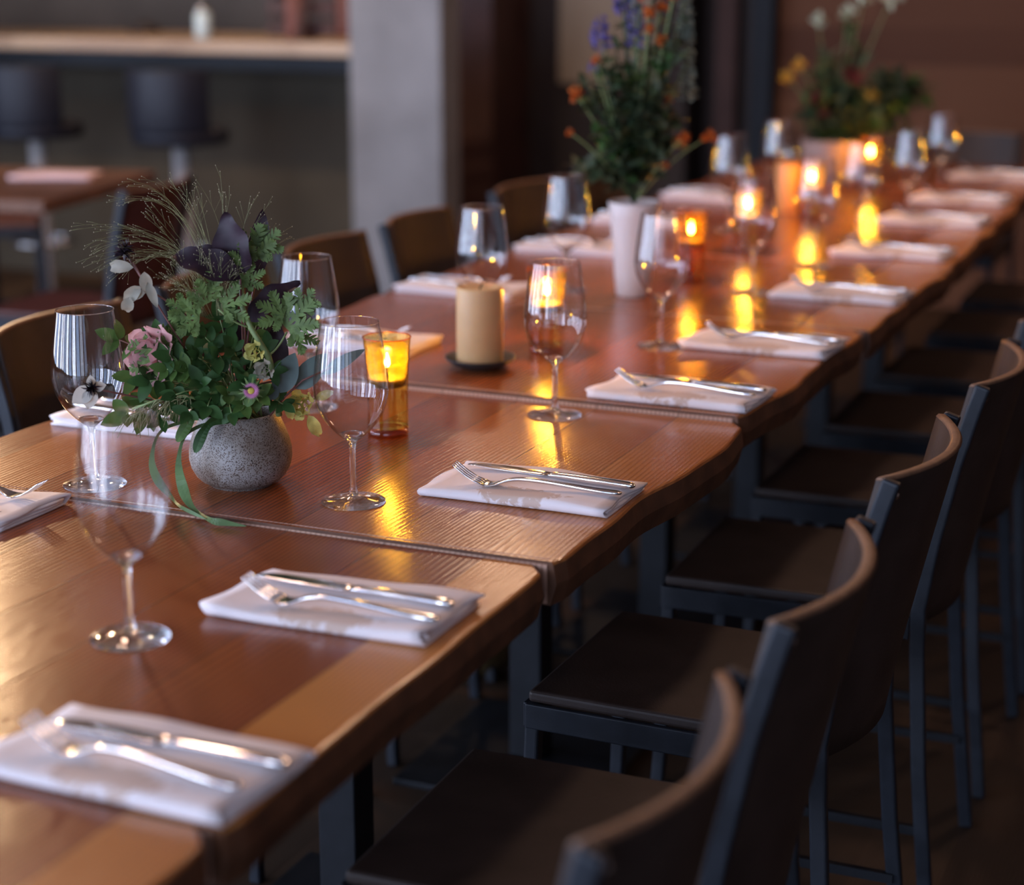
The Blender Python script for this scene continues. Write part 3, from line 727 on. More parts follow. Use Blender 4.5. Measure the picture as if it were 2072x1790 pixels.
GL = [(-1.035, 1.438, 'blurred nearest wine glass in front of the greenery'), (-1.046, 1.931, 'sharply focused wine glass right of the speckled pot'), (-.984, 2.441, 'wine glass in front of the bright candle, right of the pillar candle'),
      (-.988, 2.930, 'wine glass right of the tall white vase foot'), (-.990, 3.494, 'wine glass before the third votive flame, right of the amber tumbler'), (-.958, 3.859, 'wine glass before the fourth flame'),
      (-.953, 4.253, 'wine glass left of the farthest flame on the right row'), (-.910, 4.598, 'dim wine glass right of the farthest flame'), (-.930, 5.129, 'farthest dim wine glass near the dark chair at the table head'),
      (-1.386, 1.868, 'tall wine glass with blue window reflections at the left edge'), (-1.337, 2.341, 'wine glass standing right behind the greenery'), (-1.300, 2.884, 'wine glass standing behind the ochre pillar candle'),
      (-1.333, 3.364, 'blurred wine glass left of the tall white vase'), (-1.282, 4.302, 'blurred wine glass far left side, right of the tall flowers'), (-1.280, 4.733, 'blurred wine glass behind the honey pillar candle')]
for i, (x, y, lb) in enumerate(GL):
    o = g0 if i == 0 else copy_tree(g0)
    o.location = (x, y, tz(y) + .0003); o.rotation_euler = (0, 0, rnd.uniform(0, 6)); tag(o, lb, 'wine glass', 'stemmed wine glasses on the long table')

# ================================================================ candles
FP = [(0.0002, 0), (.0022, .0015), (.0038, .005), (.0040, .008), (.0031, .012), (.0016, .017), (.0004, .021)]
def make_votive(cup='votive', wall='amber'):
    r = empty('votive_candle')
    w = MB(); w.lathe([(.0285, .012), (.0285, .05), (.0300, .10), (.0335, .140)], 40, cap=(False, False)); w.build('tumbler', M[wall], r)
    rm = MB(); rm.tube([(cos(2 * pi * k / 40) * .0335, sin(2 * pi * k / 40) * .0335, .1402) for k in range(41)], .0009, 6, caps=False); rm.build('rim', M['ambersolid'], r)
    b = MB(); b.lathe([(.027, 0), (.0285, .002), (.0285, .012), (.020, .011), (.001, .010)], 36); b.build('glass_base', M['ambersolid'], r)
    c = MB(); c.lathe([(.0235, .070), (.0262, .073), (.0285, .10), (.0305, .128)], 36, cap=(False, False)); c.build('candle_cup', M[cup], r)
    x = MB(); x.lathe([(.0232, .0712), (.0256, .0742), (.0258, .0830), (.022, .0825), (.002, .0815)], 32); wx = x.build('wax', M['wax'], r)
    k = MB(); k.tube([(0, 0, .081), (.0006, 0, .099)], .0008, 6); k.build('wick', M['wick'], r)
    f = MB(); f.lathe(FP, 14, c=(0, 0, .097)); f.build('flame', M['flame'], r)
    return r
vclear, vorange = make_votive('votive_clear'), make_votive('votive_clear', 'orangeglass'); v0 = make_votive()
VL = [(-1.158, 2.245, 'yellow votive candle glass beside the focused wine glass', .7), (-1.150, 2.815, 'bright votive candle glass seen through the wine glass right of the pillar candle', 2.8),
      (-1.147, 3.583, 'amber votive tumbler just right of the tall white vase', 1.0), (-1.150, 4.004, 'votive candle with the first blurred flame past the amber tumbler', 2.8),
      (-1.150, 4.576, 'votive candle with the middle blurred flame far down the table', 2.8), (-1.150, 5.235, 'farthest votive candle, its flame by the far flowers', 2.8)]
for i, (x, y, lb, e) in enumerate(VL):
    o = {0: v0, 1: vclear, 2: vorange}.get(i) or copy_tree(vclear)
    o.location = (x, y, tz(y)); o.rotation_euler = (0, 0, i * 1.1); tag(o, lb, 'candle', 'votive candles in yellow glasses')
    light('candlelight', 'POINT', (x, y, tz(y) + .112), .42 * e, (1.0, .50, .14), shadow_soft_size=.006)
def pillar(x, y, r_, h, wax, lb, saucer_lab=None):
    z = tz(y)
    if saucer_lab:
        s = MB(); s.lathe([(.026, 0), (.030, .001), (.034, .004), (.047, .008), (.0565, .017), (.0575, .019), (.055, .0185), (.045, .0105), (.033, .007), (.001, .006)], 44, wob=.006)
        o = s.build('saucer', M['saucer'], loc=(x, y, z)); tag(o, saucer_lab, 'saucer'); z += .0075
    r = empty('pillar_candle', (x, y, z), 0, lb, 'candle')
    b = MB(); b.lathe([(r_ * .97, 0), (r_, .003), (r_ * 1.005, h * .5), (r_, h - .006), (r_ * .97, h - .001), (r_ * .90, h), (r_ * .84, h - .004), (r_ * .5, h - .007), (.001, h - .008)], 44, wob=.004); b.build('wax_body', M[wax], r)
    k = MB(); k.tube([(0, 0, h - .009), (.001, 0, h - .002), (.004, .001, h + .004)], .0012, 6); k.build('wick', M['wick'], r)
pillar(-1.201, 2.655, .0375, .126, 'pillarwax', 'unlit ochre pillar candle standing on a black saucer', 'small black saucer under the ochre pillar candle')
pillar(-1.24, 4.70, .036, .125, 'pillarwax2', 'unlit honey pillar candle beyond the tall vase, between the flames')

# ================================================================ speckled pot with its arrangement
PC = Vector((-1.218, 1.950, 0)); PC.z = tz(1.95)
UR = Vector((.848, .530, 0)); WR = Vector((-.530, .848, 0))
pot = MB(); pot.lathe([(.0400, 0), (.0405, .002), (.0440, .0035), (.0510, .0075), (.0575, .0140), (.0630, .0240), (.0654, .0350), (.0652, .0460), (.0625, .0590), (.0575, .0730), (.0520, .0850), (.0480, .0925), (.0462, .0950), (.0448, .0940), (.0455, .088), (.052, .070), (.0585, .045), (.050, .020), (.001, .014)], 56)
po = pot.build('plant_pot', M['stone'], loc=PC); tag(po, 'squat speckled grey stoneware pot holding the greenery', 'pot')
def B(a, b, w=0.0):
    """point of the arrangement, in units of .634 mm about the pot foot: a to the right, b up, w metres towards the back"""
    return PC + UR * (a * .000634) + WR * w + Vector((0, 0, b * .00066 - w * .287))
MOUTH = 96 / .66
def mouth(): 
    a = rnd.uniform(0, 2 * pi); q = rnd.uniform(0, .03)
    return PC + Vector((cos(a) * q, sin(a) * q, .085))
def curve(p0, p1, sag=(0, 0, .03), n=8):
    p0, p1, sg = Vector(p0), Vector(p1), Vector(sag)
    return [p0.lerp(p1, t / n) + sg * (4 * (t / n) * (1 - t / n)) for t in range(n + 1)]
CAM = Vector((0, 0, 1.41))
TO = (CAM - (PC + Vector((0, 0, .15)))).normalized()
def stem_thing(name, label, cat, group=None): return empty(name, PC + Vector((0, 0, .09)), 0, label, cat, group)
class LocalMB(MB):
    """collects world points, stores them relative to the stem's root"""
    def build(s, name, mat_, parent, **k):
        o = parent.location; s.v = [(a - o.x, b - o.y, c - o.z) for a, b, c in s.v]
        return super().build(name, mat_, parent, **k)
def zone(a, b, a0, a1, b0, b1):
    h = 'left' if a < a0 else ('right' if a > a1 else 'middle'); v = 'low' if b < b0 else ('high' if b > b1 else 'mid-height')
    return v, h
# --- leafy rose sprigs
def leafy(tip, w, n=4, ll=24, mat_='leaf', label=None, group=None, base=None, facing=.75, name='leafy_sprig', red=False):
    r = stem_thing(name, label or 'dark green leafy sprig, %s in the %s of the speckled pot foliage' % zone(tip[0], tip[1], -110, -20, 175, 240), 'sprig', group or 'leafy sprigs in the speckled pot')
    p1 = B(*tip, w); p0 = Vector(base) if base is not None else mouth()
    pts = curve(p0, p1, (0, 0, .012 + .1 * abs(w))); st = LocalMB(); st.tube(pts, [.0011] * 5 + [.0008] * 4, 5); lf = LocalMB()
    d = (pts[-1] - pts[-3]).normalized(); L = ll * .000634
    for k in range(n):
        i = len(pts) - 1 - k; i = max(i, 2)
        p = pts[i]
        for s in (-1, 1):
            nr = (TO * facing + Vector((rnd.uniform(-.5, .5), rnd.uniform(-.5, .5), rnd.uniform(.0, .8)))).normalized()
            sd = d.cross(nr).normalized() * s
            dd = (sd * rnd.uniform(.8, 1.1) + d * rnd.uniform(.3, .7) + Vector((0, 0, rnd.uniform(-.25, .15)))).normalized()
            q = rnd.uniform(.8, 1.15) * (1 - .06 * k); lf.leaf(p, dd, nr, L * q, L * q * .56, .22, rnd.uniform(.1, .6), 6)
    nr = (TO + Vector((0, 0, .4))).normalized(); lf.leaf(pts[-1], d, nr, L * 1.1, L * .62, .22, .3, 6)
    st.build('stem', M['stemr' if red else 'stemg'], r); lf.build('leaves', M[mat_], r)
    return r
spots = []
rs = random.Random(11)
for (a, b, w) in [(-200, 215, -.01), (-185, 165, -.03), (-150, 130, -.05), (-120, 175, -.06), (-95, 225, -.04), (-60, 150, -.07), (-70, 195, -.065), (-20, 170, -.075), (-30, 215, -.06), (15, 190, -.075), (10, 150, -.075),
                  (-110, 270, -.02), (-150, 290, -.01), (-60, 285, -.04), (-10, 262, -.05), (40, 165, -.07), (70, 215, -.05), (-135, 225, -.05), (-165, 250, -.01), (-95, 140, -.07), (-40, 245, -.055),
                  (60, 260, -.03), (-30, 320, -.02), (-100, 320, 0), (-130, 190, 0), (20, 230, 0), (60, 180, .03), (-50, 230, .03), (-100, 260, .04), (0, 300, .03), (40, 310, .0), (-75, 245, -.05), (-15, 135, -.078), (-125, 245, -.045), (85, 150, -.05), (5, 215, -.068), (-55, 175, -.07), (-170, 205, -.04)]:
    leafy((a, b), w, n=rs.choice((3, 4, 4, 5)), ll=rs.uniform(30, 44), mat_='leaf' if rs.random() < .8 else 'leaf2')
leafy((-213, 140), -.045, n=3, ll=52, mat_='leaf2', label='bright green leaflet sprig reaching left over the napkin', group='reaching sprigs', red=True)
leafy((-228, 290), .0, n=2, ll=46, mat_='leaf2', label='thin sprig with small leaves reaching to the upper left', group='reaching sprigs', red=True)
# --- broad single leaves spilling over the rim
def bladething(name, label, pts, wd, mat_, cat='leaf', fold=.0):
    r = stem_thing(name, label, cat); mb = LocalMB(); n = len(pts); vs = []
    sub = []
    for i in range(n - 1):
        for t in range(5):
            t /= 5; p = [pts[max(i - 1, 0)], pts[i], pts[i + 1], pts[min(i + 2, n - 1)]]
            sub.append(.5 * ((2 * p[1]) + (-p[0] + p[2]) * t + (2 * p[0] - 5 * p[1] + 4 * p[2] - p[3]) * t * t + (-p[0] + 3 * p[1] - 3 * p[2] + p[3]) * t ** 3))
    sub.append(pts[-1]); m = len(sub)
    for i, p in enumerate(sub):
        d = (sub[min(i + 1, m - 1)] - sub[max(i - 1, 0)]).normalized()
        v = (CAM - p).normalized(); tw = .5 * sin(i * .35)
        sd = d.cross(v).normalized(); nn = sd.cross(d); sd = sd * cos(tw) + nn * sin(tw)
        w = wd * .5 * (sin(pi * min(1, (i + .6) / (m - .2))) ** .7); w *= .75 + .35 * cos(i * .42)
        vs += [p - sd * w + nn * w * fold, p, p + sd * w + nn * w * fold]
    fs = []
    for i in range(m - 1):
        a = i * 3; fs += [(a, a + 1, a + 4, a + 3), (a + 1, a + 2, a + 5, a + 4)]
    mb.add(vs, fs); mb.build('blade', M[mat_], r, smooth=False, solid=.0004); return r
bladething('strap_leaf', 'long pale green strap leaf trailing over the pot onto the table', [B(-60, 120, -.05), B(-104, 98, -.062), B(-120, 50, -.068), B(-116, 0, -.070), B(-98, -42, -.108), B(-62, -68, -.160), B(-35, -74, -.172), B(5, -82, -.186)], .013, 'blade')
bladething('strap_leaf', 'darker second strap leaf curling behind the first, left of the pot', [B(-80, 130, -.03), B(-150, 110, -.04), B(-172, 60, -.05), B(-166, 18, -.052), B(-140, -20, -.062), B(-118, -42, -.105), B(-70, -66, -.155)], .011, 'blade')
bladething('drooping_leaf', 'glossy dark leaf folded down over the left rim of the pot', [B(-40, 150, -.05), B(-78, 148, -.058), B(-100, 118, -.064), B(-122, 85, -.066)], .026, 'leaf2', fold=.3)
bladething('drooping_leaf', 'green leaf lying along the front left rim of the pot', [B(-10, 128, -.055), B(-50, 122, -.064), B(-72, 98, -.070), B(-88, 62, -.074)], .024, 'leaf', fold=.3)
# --- lobed geranium stem
def lobed(mb, base, d, nrm, size):
    base = Vector(base); d = Vector(d).normalized(); nrm = Vector(nrm).normalized(); side = d.cross(nrm).normalized(); nrm = side.cross(d).normalized()
    for ang, ln in ((-80, .62), (-42, .9), (0, 1.0), (42, .9), (80, .62)):
        a = R(ang); dd = d * cos(a) + side * sin(a) + nrm * rnd.uniform(-.15, .25); dd.normalize(); L = size * ln
        ss = dd.cross(nrm).normalized()
        p0 = base; p1 = base + dd * L
        w = size * .06
        mb.add([p0 - ss * w * .6, p0 + ss * w * .6, p0.lerp(p1, .6) + ss * w * 1.2 , p1 + ss * w * .6, p1 + dd * w, p1 - ss * w * .6, p0.lerp(p1, .6) - ss * w * 1.2], [(0, 1, 2, 3, 4, 5, 6)])
        for t, l2 in ((.28, .22), (.45, .30), (.62, .30), (.78, .24), (.92, .14)):
            for s in (-1, 1):
                q = p0.lerp(p1, t); e = (dd * .75 + ss * s * rnd.uniform(.7, 1) + nrm * rnd.uniform(-.15, .45)).normalized(); LL = size * l2 * ln * rnd.uniform(.8, 1.2)
                f = e.cross(nrm).normalized(); ww = w * .85; tip = q + e * LL
                mb.add([q - f * ww, q + f * ww, q.lerp(tip, .6) + f * ww, tip + f * ww * .45, tip + e * ww * .5, tip - f * ww * .45, q.lerp(tip, .6) - f * ww], [(0, 1, 2, 3, 4, 5, 6)])
ger = stem_thing('geranium_sprig', 'thick pale green geranium sprig with deeply lobed leaves, right of centre', 'sprig')
main = [B(78, 130, -.035), B(72, 200, -.045), B(60, 245, -.048), B(28, 300, -.045), B(14, 340, -.04), B(14, 390, -.03), B(28, 440, -.02), B(38, 470, -.015)]
st = LocalMB(); st.tube(main, [.0042, .0040, .0040, .0036, .0034, .0032, .0026, .0016], 10); st.build('main_stem', M['stemg'], ger)
for (q, br, nm) in [(3, (-32, 335, -.055), 1), (2, (98, 290, -.04), 1), (1, (115, 250, -.02), 0)]:
    b = LocalMB(); b.tube(curve(main[q], B(*br), (0, 0, -.004), 5), .0013, 7); b.build('leaf_stalk', M['stemg'], ger)
for (a, b, w, dx, dz, sz, tw) in [(-70, 318, -.058, -.9, .1, .036, 1), (-52, 348, -.055, -.4, .9, .030, 1), (-22, 338, -.055, .8, .2, .036, 1), (-45, 370, -.05, -.1, 1, .024, 1), (-95, 335, -.05, -.8, .5, .025, 1),
                                  (98, 300, -.04, .6, .6, .046, 1), (92, 322, -.04, -.7, .3, .036, 1), (112, 292, -.045, .9, -.5, .034, 1), (128, 335, -.035, .5, .8, .028, 1),
                                  (36, 440, -.02, .3, 1, .040, 1), (52, 455, -.02, .8, .6, .032, 1), (30, 405, -.03, -.8, .2, .030, 1), (22, 425, -.03, -.2, 1, .026, 1), (22, 392, -.03, .8, .3, .026, 1), (-150, 262, -.02, -.8, -.5, .042, 1), (-118, 280, -.02, -.5, .6, .028, 1)]:
    m_ = LocalMB(); d = UR * dx + Vector((0, 0, dz)); lobed(m_, B(a, b, w), d, TO + Vector((0, 0, .35)), sz); m_.build('lobed_leaf', M['geran'], ger, smooth=False, solid=.0007)
# --- dark purple leaves
def purple(label, tip, base, w, L, Wd, d, nrm=(0, 0, .3), curl=.4):
    r = stem_thing('purple_leaf_sprig', label, 'leaf'); p = B(*base, w); s_ = LocalMB(); s_.tube(curve(mouth(), p, (0, 0, .01)), .0013, 6); s_.build('stem', M['stemr'], r)
    m_ = LocalMB(); m_.leaf(p, UR * d[0] + Vector((0, 0, d[1])), TO + Vector(nrm), L, Wd, .45, curl, 16, wav=.09); m_.build('leaf', M['purple'], r)
purple('tall dark purple leaf standing at the top of the bouquet', 0, (20, 405), -.03, .078, .048, (-.32, 1), (-.5, 0, .1), .3)
purple('broad dark purple leaf folded to the left at the top', 0, (12, 392), -.045, .090, .042, (-1, .50), (-.1, 0, .6), .5)
purple('narrow dark purple leaf standing upright on the right', 0, (45, 410), .03, .085, .028, (.12, 1))
purple('purple leaf curling right below the lobed leaves', 0, (28, 315), -.02, .080, .036, (.75, .7), (-.3, 0, .6))
purple('low purple leaf deep inside on the right of the thick stem', 0, (70, 200), .0, .075, .034, (.1, 1))
purple('purple leaf hanging in the shade left of centre', 0, (-15, 330), .01, .08, .034, (.2, -.6))
purple('purple leaf tip pointing left above the lobed leaf', 0, (0, 425), -.01, .050, .022, (-1, .62))
# --- eucalyptus
eu = stem_thing('eucalyptus_sprig', 'grey-green eucalyptus leaves reaching right to the focused wine glass', 'sprig')
s_ = LocalMB(); s_.tube([B(60, 130, -.03), B(90, 165, -.045), B(125, 195, -.05), B(185, 220, -.05)], .0012, 6); s_.build('stem', M['stemr'], eu)
for (a, b, w, dx, dz, L, Wd, nz) in [(76, 172, -.05, .45, 1, .055, .032, .1), (112, 180, -.04, .9, 1, .060, .030, .2), (165, 205, -.05, 1, .62, .062, .017, .6), (78, 178, -.052, -.3, -.2, .02, .014, 0)]:
    m_ = LocalMB(); m_.leaf(B(a, b, w), UR * dx + Vector((0, 0, dz)), TO + Vector((0, 0, nz)), L, Wd, .15, .2, 8); m_.build('leaf', M['euca'], eu)
# --- flowers
def daisy(label, c, w, r_, name='aster_flower'):
    r = stem_thing(name, label, 'flower'); p = B(*c, w); s_ = LocalMB(); s_.tube(curve(mouth(), p - TO * .004, (0, 0, -.002)), .0011, 6); s_.build('stem', M['stemg'], r)
    q = TO.to_track_quat('Z', 'Y').to_matrix(); m_ = LocalMB()
    for ring, (n, L, up) in enumerate(((34, 1, .25), (30, .85, .55), (24, .7, .95))):
        for k in range(n):
            a = 2 * pi * (k + ring * .3) / n; d = q @ Vector((cos(a), sin(a), up)).normalized()
            m_.leaf(p + q @ Vector((cos(a), sin(a), 0)) * r_ * .3, d, q @ Vector((-cos(a) * up, -sin(a) * up, 1)), r_ * .72 * L, r_ * .12, 0, .2, 3)
    m_.build('petals', M['aster'], r)
    d_ = LocalMB(); d_.blob(p + TO * r_ * .12, r_ * .42, 12, (1, 1, .4), q); d_.build('yellow_disc', M['yellow'], r, sub=1)
    b_ = LocalMB()
    for k in range(13):
        a = 2 * pi * k / 13 + rnd.uniform(-.15, .15); d = q @ Vector((cos(a), sin(a), -.15)); b_.leaf(p - TO * .002, d, TO, r_ * rnd.uniform(1.5, 1.9), r_ * .28, .2, .3, 4)
    b_.build('bracts', M['geran'], r)
daisy('small mauve-pink aster with a yellow centre above the pot rim', (24, 175), -.092, .0105)
def pompon(name, label, c, w, r_, mat_, petal=None, np=5, psz=None):
    r = stem_thing(name, label, 'flower'); p = B(*c, w); s_ = LocalMB(); s_.tube(curve(mouth(), p, (0, 0, .02 if c[0] > -150 else .0)), .0012, 6); s_.build('stem', M['stemr'], r)
    m_ = LocalMB()
    for k in range(60):
        v = Vector((rnd.gauss(0, 1), rnd.gauss(0, 1), rnd.gauss(0, 1))).normalized(); m_.leaf(p, v, v.orthogonal(), r_ * rnd.uniform(.8, 1.25), r_ * .30, .3, .6, 3)
    m_.build('florets', M[mat_], r)
    if petal:
        for k in range(np):
            w_ = LocalMB(); a = petal[k]; d = UR * cos(R(a)) + Vector((0, 0, sin(R(a)))); w_.leaf(p - TO * .003, d, TO, .030 * (psz[k] if psz else 1), .022 * (psz[k] if psz else 1), .2, rnd.uniform(-.3, .5), 6, wav=.06, ph=k); w_.build('petal', M['bright_petal'], r)
pompon('scabiosa_flower', 'dark scabiosa seed head among the grass at upper left', (-207, 455), -.02, .014, 'black_petal')
pompon('anemone_flower', 'white flower with a nearly black centre over the left wine glass', (-278, 193), -.06, .0125, 'black_petal', [95, 12, 215, 255], 4, [.55, .6, 1, .9])
pompon('scabiosa_flower', 'small black scabiosa head right of the tall stem', (72, 375), .03, .010, 'black_petal')
# drooping cream petals on a bent stem
wf = stem_thing('wilted_white_flower', 'drooping cream-white flower on a red stem at upper left', 'flower')
s_ = LocalMB(); s_.tube([B(-60, 300, -.03), B(-120, 350, -.03), B(-165, 380, -.03), B(-190, 430, -.03)], .0013, 6); s_.build('stem', M['stemr'], wf)
for (a, b, dx, dz, L, Wd, cu) in [(-190, 420, -.9, .1, .040, .016, 1.6), (-170, 412, .1, -1, .030, .016, .5), (-178, 385, -.8, -.7, .034, .017, 1.1), (-165, 392, .3, -.9, .034, .012, -.6), (-200, 365, -.3, -1, .022, .016, .9), (-170, 372, -.9, -.1, .028, .014, 1.6)]:
    m_ = LocalMB(); m_.leaf(B(a, b, -.035), UR * dx + Vector((0, 0, dz)), TO, L, Wd, .5, cu, 8, wav=.08, ph=a); m_.build('petal', M['white_petal'], wf)
def ruffle(name, label, c, w, r_, mat_, n=26, sq=.6):
    r = stem_thing(name, label, 'flower'); p = B(*c, w); s_ = LocalMB(); s_.tube(curve(mouth(), p, (0, 0, .01)), .0012, 6); s_.build('stem', M['stemg'], r); m_ = LocalMB()
    ax = (TO + UR * -.8).normalized(); q = ax.to_track_quat('Z', 'Y').to_matrix()
    for k in range(n):
        a = k * 2.4; up = 1.6 * (1 - k / n); rad = r_ * (.15 + .6 * k / n)
        o = q @ Vector((cos(a) * rad, sin(a) * rad, r_ * .1)); d = q @ Vector((cos(a), sin(a), up)).normalized()
        m_.leaf(p + o, d, q @ Vector((-cos(a) * up, -sin(a) * up, 1)), r_ * .75, r_ * .95, -.3, -.7, 6, wav=.05, ph=k)
    m_.build('petals', M[mat_], r)
ruffle('blush_rose', 'pale pink ruffled flower at the left side of the greenery', (-160, 258), -.015, .030, 'pink_petal')
ruffle('yellow_green_flower', 'curled yellow-green flower low on the right by the wine glass', (125, 150), -.03, .016, 'yellowgreen', 18)
ruffle('cream_flower', 'small crumpled cream flower inside the foliage above the aster', (52, 215), -.075, .012, 'white_petal', 14)
ruffle('cream_flower', 'second small cream flower near the centre of the foliage', (35, 252), -.065, .012, 'yellowgreen', 14)
for (a, b, dx, dz, L) in [(95, 160, .2, -1, .03), (135, 128, .5, -1, .036), (150, 160, .8, .3, .026)]:
    r = stem_thing('curled_bract', 'curled yellow-green bract right of the pot rim, %s of three' % {95: 'nearest the pot', 135: 'lowest', 150: 'rightmost'}[a], 'leaf', 'curled bracts right of the pot'); m_ = LocalMB()
    m_.tube(curve(B(80, 140, -.03), B(a, b, -.035), (0, 0, .004), 4), .0009, 5); m_.leaf(B(a, b, -.035), UR * dx + Vector((0, 0, dz)), TO, L, L * .45, .5, .7, 8, wav=.12, ph=a); m_.build('bract', M['yellowgreen'], r)
# green plume hanging left
pl_ = stem_thing('millet_plume', 'feathery green grass plume arching left over the near glass', 'grass'); m_ = LocalMB()
for k in range(90):
    t = rnd.uniform(0, 1); p = B(-90 - 110 * t, 165 - 25 * t * t + rnd.uniform(-6, 8), -.06 + rnd.uniform(-.008, .008)); e = p + UR * rnd.uniform(-.030, .006) + Vector((0, 0, rnd.uniform(-.034, -.008)))
    m_.tube(curve(p, e, (0, 0, .006), 4), [.0007, .0006, .0005, .0004, .0003], 4)
m_.build('bristles', M['grass'], pl_); s_ = LocalMB(); s_.tube([B(-30, 150, -.05), B(-100, 172, -.06), B(-160, 165, -.06), B(-205, 150, -.06)], .0016, 6); s_.build('stem', M['stemg'], pl_)
# --- fine panicum grass sprays: hair-thin arching stalks, each forking near its tip into seed-tipped threads
def spray(label, root_, ctrl, tips, w, extra=1, tuft=False):
    r = stem_thing('grass_spray', label, 'grass', 'airy grass sprays in the speckled pot')
    st_, sd_ = LocalMB(), LocalMB()
    for (ta, tb) in tips:
        for j in range(extra):
            wj = w + rnd.uniform(-.03, .03); jx = (rnd.uniform(-16, 16), rnd.uniform(-14, 14)) if j else (0, 0)
            p0 = B(root_[0] + rnd.uniform(-12, 12), root_[1], w); p1 = B(ctrl[0] + rnd.uniform(-14, 14) + .25 * jx[0], ctrl[1] + rnd.uniform(-10, 10), (w + wj) / 2); p2 = B(ta + jx[0], tb + jx[1], wj)
            n = 12; pts = [p0 * (1 - t) ** 2 + p1 * 2 * t * (1 - t) + p2 * t * t for t in [k / n for k in range(n + 1)]]
            st_.tube(pts, [.00030 - .000014 * k for k in range(n + 1)], 3); sd_.blob(p2, .0007, 4, (1, 1, 1.4))
            for i in ((3, 5, 7, 9, 10, 11, 12) if tuft else (7, 8, 10, 11)):
                d = (pts[i] - pts[i - 1]).normalized(); v = Vector((rnd.uniform(-1, 1), rnd.uniform(-1, 1), rnd.uniform(-1, .8))) * .55
                l2 = rnd.uniform(.008, .024) * (.8 if i > 9 else 1.1); e = pts[i] + (d + v).normalized() * l2
                st_.tube([pts[i], pts[i].lerp(e, .5) + Vector((0, 0, .0008)), e],   .00015, 3); sd_.blob(e, .00066, 4, (1, 1, 1.4))
    st_.build('stalks', M['grass'], r); sd_.build('seeds', M['seed'], r)
spray('grass spray arching farthest left over the dark seed head', (-60, 400), (-150, 520), [(-309, 497), (-282, 468), (-274, 465), (-262, 490)], .0, 2)
spray('grass spray arching to the upper left, topmost on that side', (-45, 400), (-90, 590), [(-237, 551), (-217, 546), (-197, 579), (-175, 598)], .01, 2)
spray('grass spray drooping low on the left beside the wilted flower', (-60, 390), (-130, 500), [(-287, 430), (-272, 418), (-245, 413), (-244, 390), (-220, 405)], -.01, 2)
spray('grass spray rising straight above the middle of the foliage', (-30, 400), (-55, 520), [(-117, 599), (-93, 581), (-74, 573), (-140, 560), (-66, 540)], .01, 2)
spray('grass spray with its tallest thread standing at the top', (-10, 430), (-15, 520), [(-19, 613), (-65, 585), (-15, 575), (0, 560)], .02, 1)
spray('grass spray leaning right above the dark purple leaf', (20, 430), (20, 500), [(52, 557), (78, 550), (40, 540), (62, 500)], .02, 1)
spray('low grass spray leaning right behind the lobed leaves', (35, 420), (60, 470), [(101, 493), (118, 489), (85, 505)], .03, 1)
spray('grass spray fanning left across the middle of the tangle', (-50, 400), (-110, 480), [(-180, 480), (-165, 520), (-200, 450), (-190, 505), (-150, 540), (-170, 440)], .0, 2)
spray('dense olive grass tuft above the lobed leaves, left part', (-55, 325), (-80, 380), [(-120, 430), (-95, 440), (-130, 400), (-70, 440), (-110, 380)], -.03, 4, True)
spray('dense olive grass tuft above the lobed leaves, right part', (-25, 325), (-30, 380), [(-55, 430), (-25, 425), (0, 400), (-40, 415), (-10, 415)], -.04, 4, True)

# ================================================================ tall vase of flowers and far pot of flowers (both far out of focus)
def bouquet(c, ur, unit, foliage, flowers, name_prefix, seedn):
    """foliage: (a, b, spread, n, leaf, mat) clumps on stems out of the vase mouth; flowers: (a,b,kind,label)"""
    rr = random.Random(seedn); wr = Vector((-ur.y, ur.x, 0))
    def P(a, b, w=0): return c + ur * (a * unit) + wr * w + Vector((0, 0, b * unit / .965 - w * .25))
    return P, rr
def leafy_stem(P, rr, root, a, b, w, nleaf, L, mat_, label, group, cat='sprig', name='foliage_sprig', b0=None):
    r = empty(name, root, 0, label, cat, group)
    pts = curve(root, P(a, b, w), (0, 0, .02), 10); s_ = LocalMB(); s_.tube(pts, .0018, 5); s_.build('stem', M['dull_leaf'], r); l_ = LocalMB()
    for k in range(nleaf):
        i = rr.randint(3, 10); p = pts[i]; d = Vector((rr.uniform(-1, 1), rr.uniform(-1, 1), rr.uniform(-.3, 1))).normalized()
        l_.leaf(p, d, Vector((rr.uniform(-1, 1), rr.uniform(-1, 1), 1)), L * rr.uniform(.7, 1.3), L * .42, .2, .5, 4)
    l_.build('leaves', M[mat_], r); return r
def bloom(P, rr, root, a, b, w, rad, mat_, label, group, name, spike=0):
    r = empty(name, root, 0, label, 'flower', group); p = P(a, b, w); s_ = LocalMB(); s_.tube(curve(root, p, (0, 0, .015), 8), .0014, 5); s_.build('stem', M['stemg'], r); m_ = LocalMB()
    if spike:
        for k in range(int(spike * 9)):
            t = k / (spike * 9); q = p + Vector((0, 0, (1 - t) * .012 * spike - .006 * spike)); a_ = k * 2.4
            v = Vector((cos(a_), sin(a_), rr.uniform(-.2, .6)))
            m_.leaf(q + v * rad * .3, v, v.orthogonal(), rad * (.7 + .9 * t) * rr.uniform(.7, 1.3), rad * .8, .2, .5, 3)
    else:
        for k in range(26):
            v = Vector((rr.gauss(0, 1), rr.gauss(0, 1), rr.gauss(.3, 1))).normalized(); m_.leaf(p, v, v.orthogonal(), rad * rr.uniform(.8, 1.1), rad * .5, .3, .5, 3)
    m_.build('petals', M[mat_], r)
VC = Vector((-1.196, 3.372, tz(3.37)))
v = MB(); v.lathe([(.029, 0), (.0325, .003), (.0365, .04), (.0410, .10), (.0465, .155), (.0505, .183), (.0495, .1845), (.0480, .182), (.0385, .10), (.032, .02), (.001, .012)], 44)
tag(v.build('tall_vase', M['white_ceramic'], loc=VC), 'tall tapered blush-white ceramic vase holding wild flowers', 'vase')
